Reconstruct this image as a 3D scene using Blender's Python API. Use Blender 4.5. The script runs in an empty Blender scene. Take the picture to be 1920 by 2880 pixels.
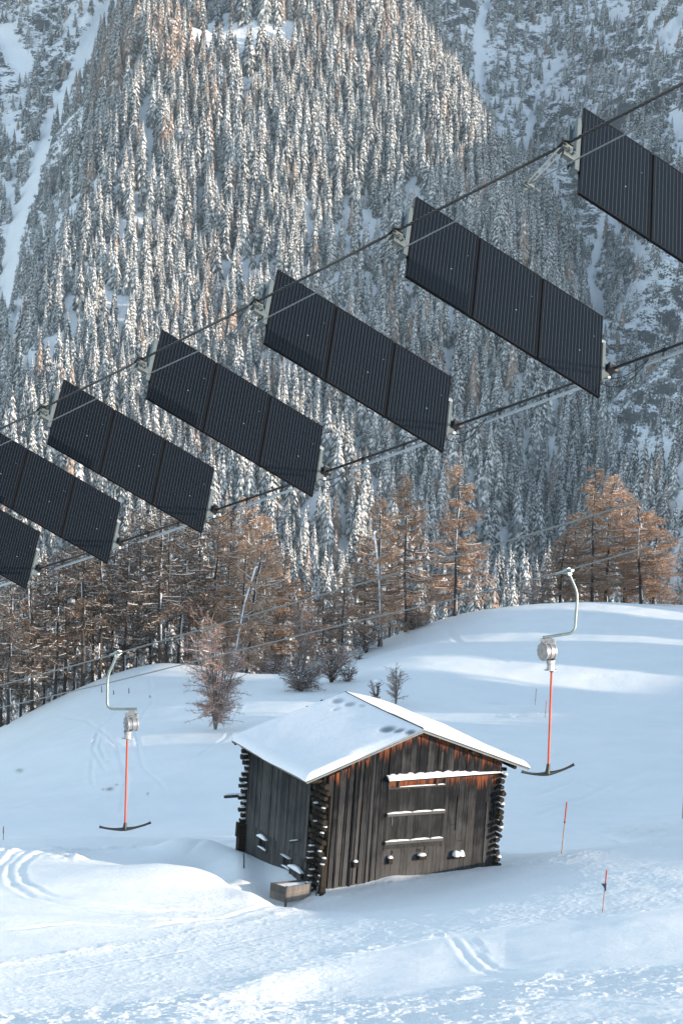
import bpy, math, random
import numpy as np
from mathutils import Matrix, Vector
random.seed(7); RNG = np.random.RandomState(11)
S = bpy.context.scene; COL = S.collection

# ------------------------------------------------------------------ camera
FPX = 7000.0                       # focal length in pixels of a 1920x2880 picture
_r, _p = math.radians(2.5), math.radians(9.0)
Zc = np.array([math.sin(_r)*math.cos(_p), -math.cos(_r)*math.cos(_p), -math.sin(_p)])
Yc = np.array([0, 0, 1.0]) - Zc[2]*Zc; Yc /= np.linalg.norm(Yc)
Xc = np.cross(Yc, Zc)
CM = np.stack([Xc, Yc, Zc])        # camera (right, down, forward) -> world
cam = bpy.data.cameras.new('camera'); camo = bpy.data.objects.new('camera', cam); COL.objects.link(camo)
cam.sensor_fit = 'VERTICAL'; cam.sensor_height = 36; cam.sensor_width = 24; cam.lens = FPX/2880*36
cam.clip_start = 0.5; cam.clip_end = 5000
m = Matrix.Identity(4)
for i in range(3):
    m[i][0] = CM[i][0]; m[i][1] = -CM[i][1]; m[i][2] = -CM[i][2]
camo.matrix_world = m
S.camera = camo

# ------------------------------------------------------------------ light
SUN_EL, SUN_AZ = 12.5, 111.0       # azimuth clockwise from the view direction (+Y)
SUN_POWER, SKY_POWER, EXPOSURE = 2.8, 0.15, 1.46
w = bpy.data.worlds.new('World'); S.world = w; w.use_nodes = True
nt = w.node_tree; nt.nodes.clear()
sky = nt.nodes.new('ShaderNodeTexSky'); sky.sky_type = 'NISHITA'; sky.sun_disc = False
sky.sun_elevation = math.radians(SUN_EL); sky.sun_rotation = math.radians(SUN_AZ)
sky.altitude = 1500; sky.dust_density = 1.2; sky.air_density = 1.0; sky.ozone_density = 1.6
bg = nt.nodes.new('ShaderNodeBackground'); bg.inputs[1].default_value = SKY_POWER
wo = nt.nodes.new('ShaderNodeOutputWorld')
hs_ = nt.nodes.new('ShaderNodeHueSaturation'); hs_.inputs['Saturation'].default_value = .67; hs_.inputs['Hue'].default_value = .485; nt.links.new(sky.outputs[0], hs_.inputs['Color']); nt.links.new(hs_.outputs[0], bg.inputs[0]); nt.links.new(bg.outputs[0], wo.inputs[0])
sl = bpy.data.lights.new('sun', 'SUN'); so = bpy.data.objects.new('sun', sl); COL.objects.link(so)
sl.energy = SUN_POWER; sl.angle = math.radians(0.6); sl.color = (1.0, 0.83, 0.66)
_e, _a = math.radians(SUN_EL), math.radians(SUN_AZ)
SUND = Vector((math.sin(_a)*math.cos(_e), math.cos(_a)*math.cos(_e), math.sin(_e)))
so.rotation_euler = SUND.to_track_quat('Z', 'Y').to_euler(); so.location = (200, 0, 200)
S.view_settings.view_transform = 'Standard'; S.view_settings.look = 'None'
S.view_settings.exposure = EXPOSURE; S.view_settings.gamma = 1.0
S.cycles.max_bounces = 6; S.cycles.diffuse_bounces = 4

# ------------------------------------------------------------------ helpers
def at(px, py, d):
    """world point seen at pixel (px,py) of the photograph at depth d metres"""
    return CM @ np.array([(px-960)/FPX*d, (py-1440)/FPX*d, d])
def proj(P):
    c = P @ CM                      # (n,3) world -> camera
    return 960+FPX*c[..., 0]/c[..., 2], 1440+FPX*c[..., 1]/c[..., 2], c[..., 2]
def sstep(a, b, x):
    t = np.clip((x-a)/(b-a), 0, 1); return t*t*(3-2*t)
_PT = np.random.RandomState(5).rand(512, 512)
def vnoise(x, y, f, o=0):
    x = np.asarray(x)*f+o*17.3; y = np.asarray(y)*f+o*9.1
    xi = np.floor(x).astype(int); yi = np.floor(y).astype(int); u = x-xi; v = y-yi
    u = u*u*(3-2*u); v = v*v*(3-2*v)
    g = lambda a, b: _PT[a & 511, b & 511]
    return (g(xi, yi)*(1-u)+g(xi+1, yi)*u)*(1-v)+(g(xi, yi+1)*(1-u)+g(xi+1, yi+1)*u)*v-0.5
def fbm(x, y, f, n=4, o=0):
    s = 0; a = 1.0
    for k in range(n):
        s = s+a*vnoise(x, y, f*2**k, o+k); a *= .5
    return s
def resample(pl, n):
    pl = np.array(pl, float); s = np.r_[0, np.cumsum(np.linalg.norm(np.diff(pl, axis=0), axis=1))]
    t = np.linspace(0, s[-1], n); return np.stack([np.interp(t, s, pl[:, i]) for i in range(pl.shape[1])], 1)
def polydist(px, py, pl):
    d = np.full(px.shape, 1e9)
    for a, b in zip(pl[:-1], pl[1:]):
        ax, ay = a; bx, by = b; L = (bx-ax)**2+(by-ay)**2
        t = np.clip(((px-ax)*(bx-ax)+(py-ay)*(by-ay))/L, 0, 1)
        d = np.minimum(d, np.hypot(px-ax-t*(bx-ax), py-ay-t*(by-ay)))
    return d

class MB:
    """collects faces, builds ONE mesh"""
    def __init__(s): s.v = []; s.n = 0; s.f = []; s.m = []; s.a = []
    def add(s, v, f, mat=0, a=None):
        v = np.asarray(v, float).reshape(-1, 3); f = np.asarray(f, int)
        s.v.append(v); s.f.append(f+s.n); s.m.append(np.full(len(f), mat)); s.n += len(v)
        s.a.append(np.zeros((len(v), 2)) if a is None else np.broadcast_to(np.asarray(a, float), (len(v), 2)))
    def data(s, name, mats, smooth=False):
        V = np.concatenate(s.v); me = bpy.data.meshes.new(name)
        ks = [f.shape[1] for f in s.f]
        loops = np.concatenate([f.ravel() for f in s.f])
        tot = np.concatenate([np.full(len(f), k) for f, k in zip(s.f, ks)])
        st = np.r_[0, np.cumsum(tot)[:-1]]
        me.vertices.add(len(V)); me.vertices.foreach_set('co', V.astype(np.float32).ravel())
        me.loops.add(len(loops)); me.loops.foreach_set('vertex_index', loops.astype(np.int32))
        me.polygons.add(len(tot)); me.polygons.foreach_set('loop_start', st.astype(np.int32))
        me.polygons.foreach_set('loop_total', tot.astype(np.int32))
        me.polygons.foreach_set('material_index', np.concatenate(s.m).astype(np.int32))
        me.polygons.foreach_set('use_smooth', np.full(len(tot), smooth))
        A = np.concatenate(s.a)
        for i, nm in enumerate(('tone', 'wear')):
            at_ = me.attributes.new(nm, 'FLOAT', 'POINT'); at_.data.foreach_set('value', A[:, i].astype(np.float32))
        me.update(calc_edges=True)
        for mt in (mats if isinstance(mats, (list, tuple)) else [mats]): me.materials.append(mt)
        return me
    def build(s, name, mats, parent=None, smooth=False, loc=None):
        o = bpy.data.objects.new(name, s.data(name, mats, smooth)); COL.objects.link(o)
        if parent is not None: o.parent = parent
        if loc is not None: o.location = loc
        return o
    BF = [[0, 3, 2, 1], [4, 5, 6, 7], [0, 1, 5, 4], [1, 2, 6, 5], [2, 3, 7, 6], [3, 0, 4, 7]]
    def hexa(s, p8, mat=0, a=None): s.add(p8, s.BF, mat, a)
    def box(s, x0, x1, y0, y1, z0, z1, mat=0, a=None, jit=0):
        p = np.array([[x0, y0, z0], [x1, y0, z0], [x1, y1, z0], [x0, y1, z0], [x0, y0, z1], [x1, y0, z1], [x1, y1, z1], [x0, y1, z1]], float)
        if jit: p += RNG.uniform(-jit, jit, p.shape)
        s.hexa(p, mat, a)
    def rbox(s, x0, x1, y0, y1, z0, z1, b=.01, mat=0, a=None):
        """box with chamfered edges (octagonal section along its longest axis)"""
        c = np.array([(x0+x1)/2, (y0+y1)/2, (z0+z1)/2]); h = np.array([x1-x0, y1-y0, z1-z0])/2
        k = int(np.argmax(h)); i, j = [q for q in range(3) if q != k]
        b = min(b, h[i]*.6, h[j]*.6)
        ring = [(h[i]-b, h[j]), (h[i], h[j]-b), (h[i], -h[j]+b), (h[i]-b, -h[j]), (-h[i]+b, -h[j]), (-h[i], -h[j]+b), (-h[i], h[j]-b), (-h[i]+b, h[j])]
        V = []
        for e in (-1, 1):
            for (u, v) in ring:
                q = np.zeros(3); q[i] = u; q[j] = v; q[k] = e*h[k]; V.append(c+q)
        F4 = [[n, (n+1) % 8, 8+(n+1) % 8, 8+n] for n in range(8)]
        V = np.array(V); s.add(V, F4, mat, a)
        s.add(V[:8], [[0, 1, 2, 3, 4, 5, 6, 7]], mat, a); s.add(V[8:], [[7, 6, 5, 4, 3, 2, 1, 0]], mat, a)
    def tube(s, P, r, k=8, mat=0, a=None, caps=True, twist=0):
        P = np.asarray(P, float); n = len(P); r = np.broadcast_to(np.asarray(r, float), (n,))
        T = np.gradient(P, axis=0); T /= np.linalg.norm(T, axis=1)[:, None]+1e-12
        up = np.array([0, 0, 1.0]) if abs(T[0][2]) < .9 else np.array([1.0, 0, 0])
        V = np.zeros((n, k, 3)); u = np.cross(T[0], up); u /= np.linalg.norm(u)
        for i in range(n):
            u = u-T[i]*(u@T[i]); u /= np.linalg.norm(u); v = np.cross(T[i], u)
            an = np.arange(k)*2*math.pi/k+twist
            V[i] = P[i]+r[i]*(np.cos(an)[:, None]*u+np.sin(an)[:, None]*v)
        idx = np.arange(n*k).reshape(n, k); nx = np.roll(idx, -1, 1)
        F = np.stack([idx[:-1], nx[:-1], nx[1:], idx[1:]], -1).reshape(-1, 4)
        s.add(V.reshape(-1, 3), F, mat, a)
        if caps:
            s.add(V[0], [list(range(k))[::-1]], mat, a); s.add(V[-1], [list(range(k))], mat, a)
    def bar(s, a, b, wd, th, up=(0, 0, 1), mat=0, at_=None):
        a = np.asarray(a, float); b = np.asarray(b, float); t = b-a; t /= np.linalg.norm(t)
        u = np.cross(t, np.asarray(up, float)); u /= np.linalg.norm(u); v = np.cross(u, t)
        p = [a-u*wd/2-v*th/2, a+u*wd/2-v*th/2, a+u*wd/2+v*th/2, a-u*wd/2+v*th/2]
        q = [x+(b-a) for x in p]; s.hexa(np.array(p+q), mat, at_)
    def disc(s, c, ax, r, h, k=24, mat=0, a=None):
        c = np.asarray(c, float); ax = np.asarray(ax, float); ax /= np.linalg.norm(ax)
        s.tube([c-ax*h/2, c+ax*h/2], r, k, mat, a)
    def lathe(s, c, ax, prof, k=24, mat=0, a=None):
        """prof: list of (distance along ax, radius)"""
        c = np.asarray(c, float); ax = np.asarray(ax, float)/np.linalg.norm(ax)
        up = np.array([0, 0, 1.0]) if abs(ax[2]) < .9 else np.array([1.0, 0, 0])
        u = np.cross(ax, up); u /= np.linalg.norm(u); v = np.cross(ax, u); an = np.arange(k)*2*math.pi/k
        V = np.array([c+ax*h+r*(math.cos(t)*u+math.sin(t)*v) for h, r in prof for t in an])
        idx = np.arange(len(prof)*k).reshape(len(prof), k); nx = np.roll(idx, -1, 1)
        s.add(V, np.stack([idx[:-1], nx[:-1], nx[1:], idx[1:]], -1).reshape(-1, 4), mat, a)
    def blob(s, c, rx, ry, rz, mat=0, a=None, n=6, k=10, jit=.08, flat=True):
        """lumpy dome: snow cap"""
        V = []
        for i in range(n+1):
            th = math.pi/2*i/n
            for j in range(k):
                ph = 2*math.pi*j/k; q = 1+RNG.uniform(-jit, jit)
                V.append([c[0]+rx*math.cos(th)**.7*math.cos(ph)*q, c[1]+ry*math.cos(th)**.7*math.sin(ph)*q, c[2]+rz*math.sin(th)*q if i else c[2]])
        idx = np.arange((n+1)*k).reshape(n+1, k); nx = np.roll(idx, -1, 1)
        s.add(V, np.stack([idx[:-1], nx[:-1], nx[1:], idx[1:]], -1).reshape(-1, 4), mat, a)
        s.add(V[:k], [list(range(k))[::-1]], mat, a)

def tag(o, label=None, cat=None, group=None, kind=None):
    if label: o['label'] = label
    if cat: o['category'] = cat
    if group: o['group'] = group
    if kind: o['kind'] = kind
    return o
def empty(name, loc=(0, 0, 0), M=None):
    o = bpy.data.objects.new(name, None); COL.objects.link(o); o.empty_display_size = .2
    if M is not None: o.matrix_world = M
    else: o.location = loc
    return o
def mat4(R, t):
    m = Matrix.Identity(4)
    for i in range(3):
        for j in range(3): m[i][j] = R[i][j]
        m[i][3] = t[i]
    return m
def copy_tree(o, parent=None):
    c = o.copy(); COL.objects.link(c); c.parent = parent
    if parent is not None: c.matrix_parent_inverse = o.matrix_parent_inverse
    for ch in [x for x in bpy.data.objects if x.parent == o]: copy_tree(ch, c)
    return c

# ------------------------------------------------------------------ materials
class NT:
    def __init__(s, name):
        s.m = bpy.data.materials.new(name); s.m.use_nodes = True; s.t = s.m.node_tree; s.b = s.t.nodes['Principled BSDF']
    def n(s, t, **k):
        x = s.t.nodes.new(t)
        for a, b in k.items(): setattr(x, a, b)
        return x
    def l(s, a, b): s.t.links.new(a, b)
    def val(s, sock, v):
        if hasattr(v, 'is_output') or isinstance(v, bpy.types.NodeSocket): s.l(v, sock)
        else: sock.default_value = v
    def tc(s, out='Object', scale=(1, 1, 1)):
        c = s.n('ShaderNodeTexCoord'); mp = s.n('ShaderNodeMapping'); s.l(c.outputs[out], mp.inputs[0]); mp.inputs['Scale'].default_value = scale
        return mp.outputs[0]
    def noise(s, vec, sc, det=4, rough=.55):
        x = s.n('ShaderNodeTexNoise'); s.l(vec, x.inputs['Vector']); x.inputs['Scale'].default_value = sc
        x.inputs['Detail'].default_value = det; x.inputs['Roughness'].default_value = rough; return x.outputs['Fac']
    def ramp(s, fac, stops):
        x = s.n('ShaderNodeValToRGB'); s.l(fac, x.inputs[0]); e = x.color_ramp.elements
        while len(e) > 1: e.remove(e[-1])
        for i, (p, c) in enumerate(stops):
            k = e[0] if i == 0 else e.new(p)
            k.position = p; k.color = (*c, 1) if len(c) == 3 else c
        return x.outputs[0]
    def mix(s, f, a, b, mode='MIX'):
        x = s.n('ShaderNodeMix', data_type='RGBA', blend_type=mode); s.val(x.inputs[0], f)
        for k, v in ((6, a), (7, b)):
            s.val(x.inputs[k], v if isinstance(v, bpy.types.NodeSocket) else (*v, 1))
        return x.outputs[2]
    def math(s, op, a, b=None, clamp=False):
        x = s.n('ShaderNodeMath', operation=op, use_clamp=clamp); s.val(x.inputs[0], a)
        if b is not None: s.val(x.inputs[1], b)
        return x.outputs[0]
    def attr(s, nm):
        return s.n('ShaderNodeAttribute', attribute_name=nm).outputs['Fac']
    def bump(s, h, st=.3, d=.02):
        x = s.n('ShaderNodeBump'); s.l(h, x.inputs['Height']); x.inputs['Strength'].default_value = st; x.inputs['Distance'].default_value = d
        s.l(x.outputs[0], s.b.inputs['Normal'])
    def base(s, c, rough=.7, metal=0, spec=None):
        s.val(s.b.inputs['Base Color'], c if isinstance(c, bpy.types.NodeSocket) else (*c, 1))
        s.val(s.b.inputs['Roughness'], rough); s.b.inputs['Metallic'].default_value = metal
        if spec is not None: s.b.inputs['Specular IOR Level'].default_value = spec
        return s.m

def simple(name, c, rough=.6, metal=0, var=.15, sc=8, bump=0):
    t = NT(name); v = t.tc(); n = t.noise(v, sc)
    lo = tuple(x*(1-var) for x in c); hi = tuple(min(1, x*(1+var)) for x in c)
    col = t.ramp(n, [(.3, lo), (.7, hi)])
    if bump: t.bump(n, bump, .01)
    return t.base(col, rough, metal)

def snow_ground_mat():
    t = NT('snow'); v = t.tc()
    n1 = t.noise(v, 3.5, 6, .62); n2 = t.noise(v, .35, 3); n3 = t.noise(v, 22, 3, .6)
    col = t.ramp(n2, [(.3, (.80, .835, .855)), (.7, (.85, .875, .885))])
    dirt = t.attr('wear')
    col = t.mix(dirt, col, (.10, .085, .07))
    rg = t.attr('tone')
    h = t.math('ADD', t.math('MULTIPLY', n1, 1.0), t.math('MULTIPLY', n3, .45))
    h = t.math('MULTIPLY', h, t.math('ADD', .10, rg))
    t.bump(h, 1.0, .10)
    return t.base(col, .6, 0, .25)
def snow_mat(name='settled_snow'):
    t = NT(name); v = t.tc(); n = t.noise(v, 5, 4)
    col = t.ramp(n, [(.3, (.80, .82, .85)), (.7, (.86, .87, .885))])
    th = t.attr('wear'); col = t.mix(th, col, (.13, .16, .19))
    t.bump(n, .35, .03); return t.base(col, .6, 0, .25)

def wood_mat(name, dark, light, fresh=(.25, .075, .028), warmlow=None):
    """weathered boards: tone = random per board, wear = metres below the sheltered top edge"""
    t = NT(name); v = t.tc('Object', (14, 14, .9)); v2 = t.tc('Object', (1, 1, 1)); v3 = t.tc('Object', (55, 55, 1.6))
    g = t.noise(v, 1.6, 5, .65); fine = t.noise(v3, 1.0, 4, .7); big = t.noise(v2, 1.3, 3)
    tone = t.attr('tone'); wear = t.attr('wear')
    f = t.math('ADD', t.math('MULTIPLY', g, .75), t.math('MULTIPLY', tone, .34))
    f = t.math('ADD', f, t.math('MULTIPLY', t.math('SUBTRACT', big, .5), .55))
    f = t.math('ADD', f, t.math('MULTIPLY', t.math('SUBTRACT', fine, .5), .45))
    low = t.math('MULTIPLY', t.math('SUBTRACT', wear, 2.9), .11)
    f = t.math('ADD', f, low)
    col = t.ramp(f, [(.28, dark), (.55, tuple((a+b)/2 for a, b in zip(dark, light))), (.9, light)])
    # sheltered red-brown zone at the top of the boards, ragged lower limit
    e = t.math('ADD', wear, t.math('MULTIPLY', t.math('SUBTRACT', g, .5), 1.6))
    e = t.math('ADD', e, t.math('MULTIPLY', t.math('SUBTRACT', tone, .5), .5))
    fr = t.ramp(e, [(.02, (1, 1, 1)), (.36, (0, 0, 0))])
    fcol = t.ramp(fine, [(.35, tuple(x*.25 for x in fresh)), (.6, fresh)])
    col = t.mix(fr, col, fcol)
    kn = t.n('ShaderNodeTexVoronoi'); t.l(t.tc('Object', (7, 7, 2.2)), kn.inputs['Vector']); kn.inputs['Scale'].default_value = 1.0
    k = t.ramp(kn.outputs['Distance'], [(.05, (1, 1, 1)), (.1, (0, 0, 0))])
    col = t.mix(k, col, (.015, .014, .013))
    t.bump(t.math('ADD', g, fine), .6, .02)
    return t.base(col, .85, 0, .2)

def log_mat():
    t = NT('log_wood'); n = t.noise(t.tc('Object', (6, 6, 6)), 2, 4)
    col = t.ramp(n, [(.3, (.009, .008, .007)), (.7, (.045, .034, .023))])
    t.bump(n, .5, .02); return t.base(col, .9, 0, .2)

M_SNOWG = snow_ground_mat(); M_SNOW = snow_mat()
M_WALL = wood_mat('weathered_board', (.004, .005, .007), (.082, .080, .078))
M_WALLC = wood_mat('weathered_board_cool', (.014, .016, .018), (.095, .094, .092), fresh=(.13, .08, .05))
M_DOOR = wood_mat('door_board', (.010, .011, .012), (.066, .064, .062), fresh=(.16, .06, .03))
M_TROUGH = wood_mat('trough_board', (.08, .075, .068), (.26, .235, .21), fresh=(.3, .25, .2))
M_LOG = log_mat()
M_DARK = simple('interior_dark', (.01, .009, .008), .9)
M_ROOFM = simple('roof_sheet', (.17, .19, .195), .5, .3, .2, 3)
M_STEEL = simple('galvanised_steel', (.34, .38, .39), .42, .65, .16, 30)
M_STEELP = simple('pale_steel', (.10, .125, .135), .55, .2, .14, 12)
M_CONDUIT = simple('conduit_steel', (.44, .48, .51), .5, .3, .1, 12)
M_GALV = simple('zinc_tube', (.22, .27, .265), .38, .6, .15, 9)
M_ALU = simple('cast_aluminium', (.32, .325, .34), .42, .55, .16, 14, .15)
M_BLACK = simple('black_rubber', (.012, .012, .013), .5, 0, .3, 20)
M_ROPE = simple('wire_rope', (.055, .052, .05), .55, .5, .3, 40)
M_GROPE = simple('grey_rope', (.20, .215, .22), .55, .5, .15, 20)
M_ORANGE = simple('orange_paint', (.40, .048, .012), .42, 0, .1, 6)
M_YEL = simple('yellow_band', (.55, .36, .05), .5)
M_POLEW = simple('bamboo', (.32, .20, .13), .7, 0, .25, 14)
M_BLUE = simple('navy_plate', (.02, .03, .06), .5)
M_BARK = simple('larch_bark', (.055, .043, .035), .95, 0, .5, 6, .5)
M_BIRCH = simple('pale_bark', (.21, .18, .155), .9, 0, .45, 7, .3)
M_TRUNKO = simple('orange_bark', (.34, .19, .09), .9, 0, .3, 5)

def needle(name, c, var=.35, sc=.25):
    t = NT(name); n = t.noise(t.tc('Object'), sc, 3); ob = t.n('ShaderNodeObjectInfo').outputs['Random']
    f = t.math('ADD', t.math('MULTIPLY', n, .5), t.math('MULTIPLY', ob, .5))
    f = t.math('ADD', f, t.math('MULTIPLY', t.math('SUBTRACT', t.attr('tone'), .5), .5))
    col = t.ramp(f, [(.2, tuple(x*(1-var) for x in c)), (.8, tuple(min(1, x*(1+var)) for x in c))])
    return t.base(col, .85, 0, .15)
M_NEEDLE = needle('spruce_needles', (.20, .215, .22), .6)
M_FSNOW = needle('branch_snow', (.66, .645, .63), .2)
M_FTWIG = needle('far_larch_twigs', (.34, .26, .215), .3)
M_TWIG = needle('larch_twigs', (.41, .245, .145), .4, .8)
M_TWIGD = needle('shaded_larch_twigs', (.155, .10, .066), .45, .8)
M_TWIGR = needle('birch_twigs', (.36, .225, .18), .35, .8)
M_BUSH = needle('bush_twigs', (.26, .18, .15), .4, .8)

def cell_mat():
    t = NT('solar_cells'); c = t.n('ShaderNodeTexCoord').outputs['Object']
    sp = t.n('ShaderNodeSeparateXYZ'); t.l(c, sp.inputs[0]); x, y = sp.outputs[0], sp.outputs[1]
    def line(co, period, width, off=0.0):
        a = t.math('ADD', co, off); a = t.math('DIVIDE', a, period); a = t.math('FRACT', a)
        a = t.math('ABSOLUTE', t.math('SUBTRACT', a, .5)); return t.math('GREATER_THAN', a, .5-width/period/2)
    bus = line(x, .0540, .0036, .027)
    gap = line(y, .160, .003); gapx = line(x, .162, .0022)
    vor = t.n('ShaderNodeTexVoronoi'); t.l(c, vor.inputs['Vector']); vor.inputs['Scale'].default_value = 13
    sp1 = t.math('LESS_THAN', vor.outputs['Distance'], .13)
    n = t.noise(c, 2.3, 2); gate = t.math('GREATER_THAN', n, .56)
    vs = t.n('ShaderNodeSeparateColor'); t.l(vor.outputs['Color'], vs.inputs[0])
    g2 = t.math('GREATER_THAN', vs.outputs[0], .70)
    spots = t.math('MULTIPLY', t.math('MULTIPLY', sp1, gate), g2)
    base = t.ramp(t.noise(c, 1.2, 2), [(.3, (.0015, .003, .006)), (.7, (.002, .004, .007))])
    col = t.mix(t.math('MULTIPLY', bus, .85), base, (.060, .063, .066))
    col = t.mix(t.math('MULTIPLY', gap, .35), col, (.02, .02, .02)); col = t.mix(t.math('MULTIPLY', gapx, .5), col, (.004, .004, .004))
    col = t.mix(t.math('MULTIPLY', spots, .55), col, (.25, .42, .55))
    return t.base(col, .22, 0, .12)
M_CELL = cell_mat()
M_FRAME = simple('black_anodised_frame', (.005, .006, .008), .5, 0, .1, 5); M_FRAME.node_tree.nodes['Principled BSDF'].inputs['Specular IOR Level'].default_value = .08

def rock_mat():
    t = NT('rock_and_snow'); g = t.n('ShaderNodeNewGeometry')
    sp = t.n('ShaderNodeSeparateXYZ'); t.l(g.outputs['Normal'], sp.inputs[0])
    v = t.tc('Object', (1, 1, 2.6)); n = t.noise(v, .10, 7, .68); n2 = t.noise(v, .5, 5, .65)
    v3 = t.tc('Object', (1, 1, .6)); big = t.noise(v3, .022, 3)
    rk = t.attr('tone')           # how rocky / scrubby the ground is here
    a = t.math('ADD', t.math('MULTIPLY', n, .7), t.math('MULTIPLY', n2, .5))
    a = t.math('ADD', a, t.math('MULTIPLY', t.math('SUBTRACT', big, .5), .5))
    a = t.math('ADD', a, t.math('MULTIPLY', t.math('SUBTRACT', .62, sp.outputs[2]), .22))
    a = t.math('ADD', a, t.math('MULTIPLY', t.math('SUBTRACT', rk, .8), .32))
    f = t.ramp(a, [(.635, (0, 0, 0)), (.69, (1, 1, 1))])
    rc = t.ramp(n2, [(.3, (.045, .050, .055)), (.7, (.15, .155, .16))])
    col = t.mix(f, (.82, .84, .87), rc)
    t.bump(n2, .6, 1.2)
    return t.base(col, .9, 0, .15)
M_ROCK = rock_mat()

# ------------------------------------------------------------------ terrain
def rbf_fit(P):
    P = np.asarray(P, float); n = len(P); sc = 100.0
    X = P[:, :2]/sc; d = np.linalg.norm(X[:, None]-X[None], axis=2)
    K = np.where(d > 0, d*d*np.log(d+1e-12), 0)+np.eye(n)*RBF_SMOOTH
    Q = np.c_[np.ones(n), X]; A = np.block([[K, Q], [Q.T, np.zeros((3, 3))]])
    wgt = np.linalg.solve(A, np.r_[P[:, 2], 0, 0, 0]); return X, wgt, sc
def rbf_eval(F, x, y):
    X, wg, sc = F; x = np.asarray(x, float); sh = x.shape; x = x.ravel()/sc; y = np.asarray(y, float).ravel()/sc
    out = wg[-3]+wg[-2]*x+wg[-1]*y
    for i in range(len(X)):
        r2 = (x-X[i, 0])**2+(y-X[i, 1])**2; out += wg[i]*.5*r2*np.log(r2+1e-12)
    return out.reshape(sh)

# the barn's own frame: X along the front, Y along the ridge (away), Z up; origin at the front end of the ridge
BR = CM @ np.array([[.88507432, -.46032454, .06888224], [-.00410008, -.15569562, -.98779657], [.46543166, .87399096, -.13968957]])
BP = CM @ np.array([3.21813349, 8.50475013, 97.22068717])
def bw(x, y, z): return BP+BR @ np.array([x, y, z], float)

RBF_SMOOTH = 1e-5
ctl = [at(*q) for q in [
    # foreground piste
    (-700, 2880, 58), (-700, 2700, 70), (0, 2880, 61), (500, 2880, 60), (960, 2880, 59.5), (1450, 2880, 58.5), (1920, 2880, 57.5), (2600, 2880, 55),
    (0, 3300, 42), (960, 3300, 41), (1920, 3300, 40), (960, 4000, 26), (-400, 4000, 27), (2400, 4000, 25), 
    (0, 2700, 73), (400, 2640, 79), (700, 2590, 85), (960, 2700, 74), (1300, 2560, 84), (1600, 2600, 78), (1920, 2600, 76), (1920, 2400, 99),
    (1600, 2450, 94), (1750, 2380, 103), (1920, 2340, 108), (2500, 2300, 112), (2500, 2600, 76),
    # hollow left of the piste, up to the knoll edge
    (0, 2560, 82), (300, 2540, 85), (600, 2560, 87), (0, 2450, 92), (300, 2435, 96), (560, 2405, 102), (0, 2412, 98), (300, 2393, 102.5), (560, 2380, 106), (-700, 2450, 92),
    (0, 2375, 103), (300, 2356, 107), (560, 2362, 108), (-700, 2390, 104),
    (620, 2470, 95), (700, 2530, 91),
    # behind the knoll
    (0, 2395, 118), (300, 2375, 121), (560, 2372, 123), (-700, 2400, 120), (0, 2330, 134), (300, 2310, 137), (560, 2300, 140), (-700, 2340, 136),
    (1500, 2408, 100.5), (1700, 2378, 105), (1920, 2348, 110), (1500, 2403, 107), (1700, 2374, 112), (1920, 2345, 117.5), (1480, 2310, 124), (1700, 2305, 126), (1920, 2285, 128), (2500, 2250, 126), (1700, 2250, 134), (1920, 2230, 136), (1450, 2240, 133),
    # back hill
    (-700, 2250, 160), (0, 2200, 162), (300, 2120, 165), (600, 2080, 168), (900, 2000, 178), (1200, 2000, 176), (1500, 2050, 165), (1920, 2050, 165), (2500, 2050, 165),
    (1200, 1870, 198), (1500, 1840, 203), (1920, 1850, 203), (2500, 1850, 203),
    (-700, 2300, 195), (0, 2105, 195), (150, 1990, 200), (300, 1915, 204), (420, 1888, 206), (550, 1892, 207), (700, 1925, 207), (850, 1905, 212), (1000, 1835, 220), (1150, 1775, 228), (1300, 1720, 232), (1400, 1700, 234),
    (1600, 1686, 236), (1750, 1686, 236), (1920, 1700, 236), (2500, 1740, 236),
    # falls into the valley
    (-700, 2420, 240), (0, 2200, 240), (400, 2000, 245), (700, 1990, 245), (1000, 1920, 255), (1300, 1810, 268), (1700, 1780, 272), (2500, 1840, 272),
    (0, 2760, 330), (700, 2700, 330), (1400, 2550, 345), (2000, 2500, 345), (-900, 2800, 330), (2800, 2500, 345), (0, 3000, 430), (900, 2950, 430), (1900, 2850, 440)]]
ctl += [bw(*q) for q in [(-3.0, .3, -6.28), (-3.85, .2, -6.36), (-2.2, .35, -6.2), (-1.46, .35, -6.07), (-.74, .35, -5.95), (.75, .35, -6.0), (2.05, .35, -5.95), (4.03, .3, -5.86), (5.2, .5, -5.8),
                         (-4.2, 5.84, -6.7), (-4.2, 4.45, -6.45), (-4.2, 2.55, -6.15), (-4.3, 1.7, -6.25), (-5.6, 3.5, -6.85), (-6.2, 6.0, -7.1), (-5.5, 1.2, -6.9), (-6.8, .5, -6.95),
                         (-4.4, 7.2, -6.9), (0, 8, -6.6), (4.5, 5, -6.4), (5, 8, -6.9), (0, 3.5, -6.2), (6.5, 3, -6.3)]]
ctl += [np.array(q, float) for q in [(-300, 650, -215), (0, 650, -215), (300, 650, -215), (-400, 1000, -262), (0, 1000, -262), (400, 1000, -262)]]
# the hillside rises again outside the frame on the right
ctl += [np.array(q, float) for q in [(75, 110, -19), (110, 170, -24), (140, 240, -30), (80, 60, -10), (170, 120, -8), (-90, 120, -60), (-120, 200, -85), (-60, 60, -38)]]
FG = rbf_fit(ctl)
def g0(x, y): return rbf_eval(FG, x, y)
def hit(px, py, d0=40, d1=420, fn=None):
    """first point of the smooth ground under a pixel"""
    d = np.linspace(d0, d1, 1500); P = np.stack([at(px, py, k) for k in d])
    z = (fn or g0)(P[:, 0], P[:, 1]); b = np.where(P[:, 2] < z)[0]
    return P[b[0]] if len(b) else P[-1]

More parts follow.
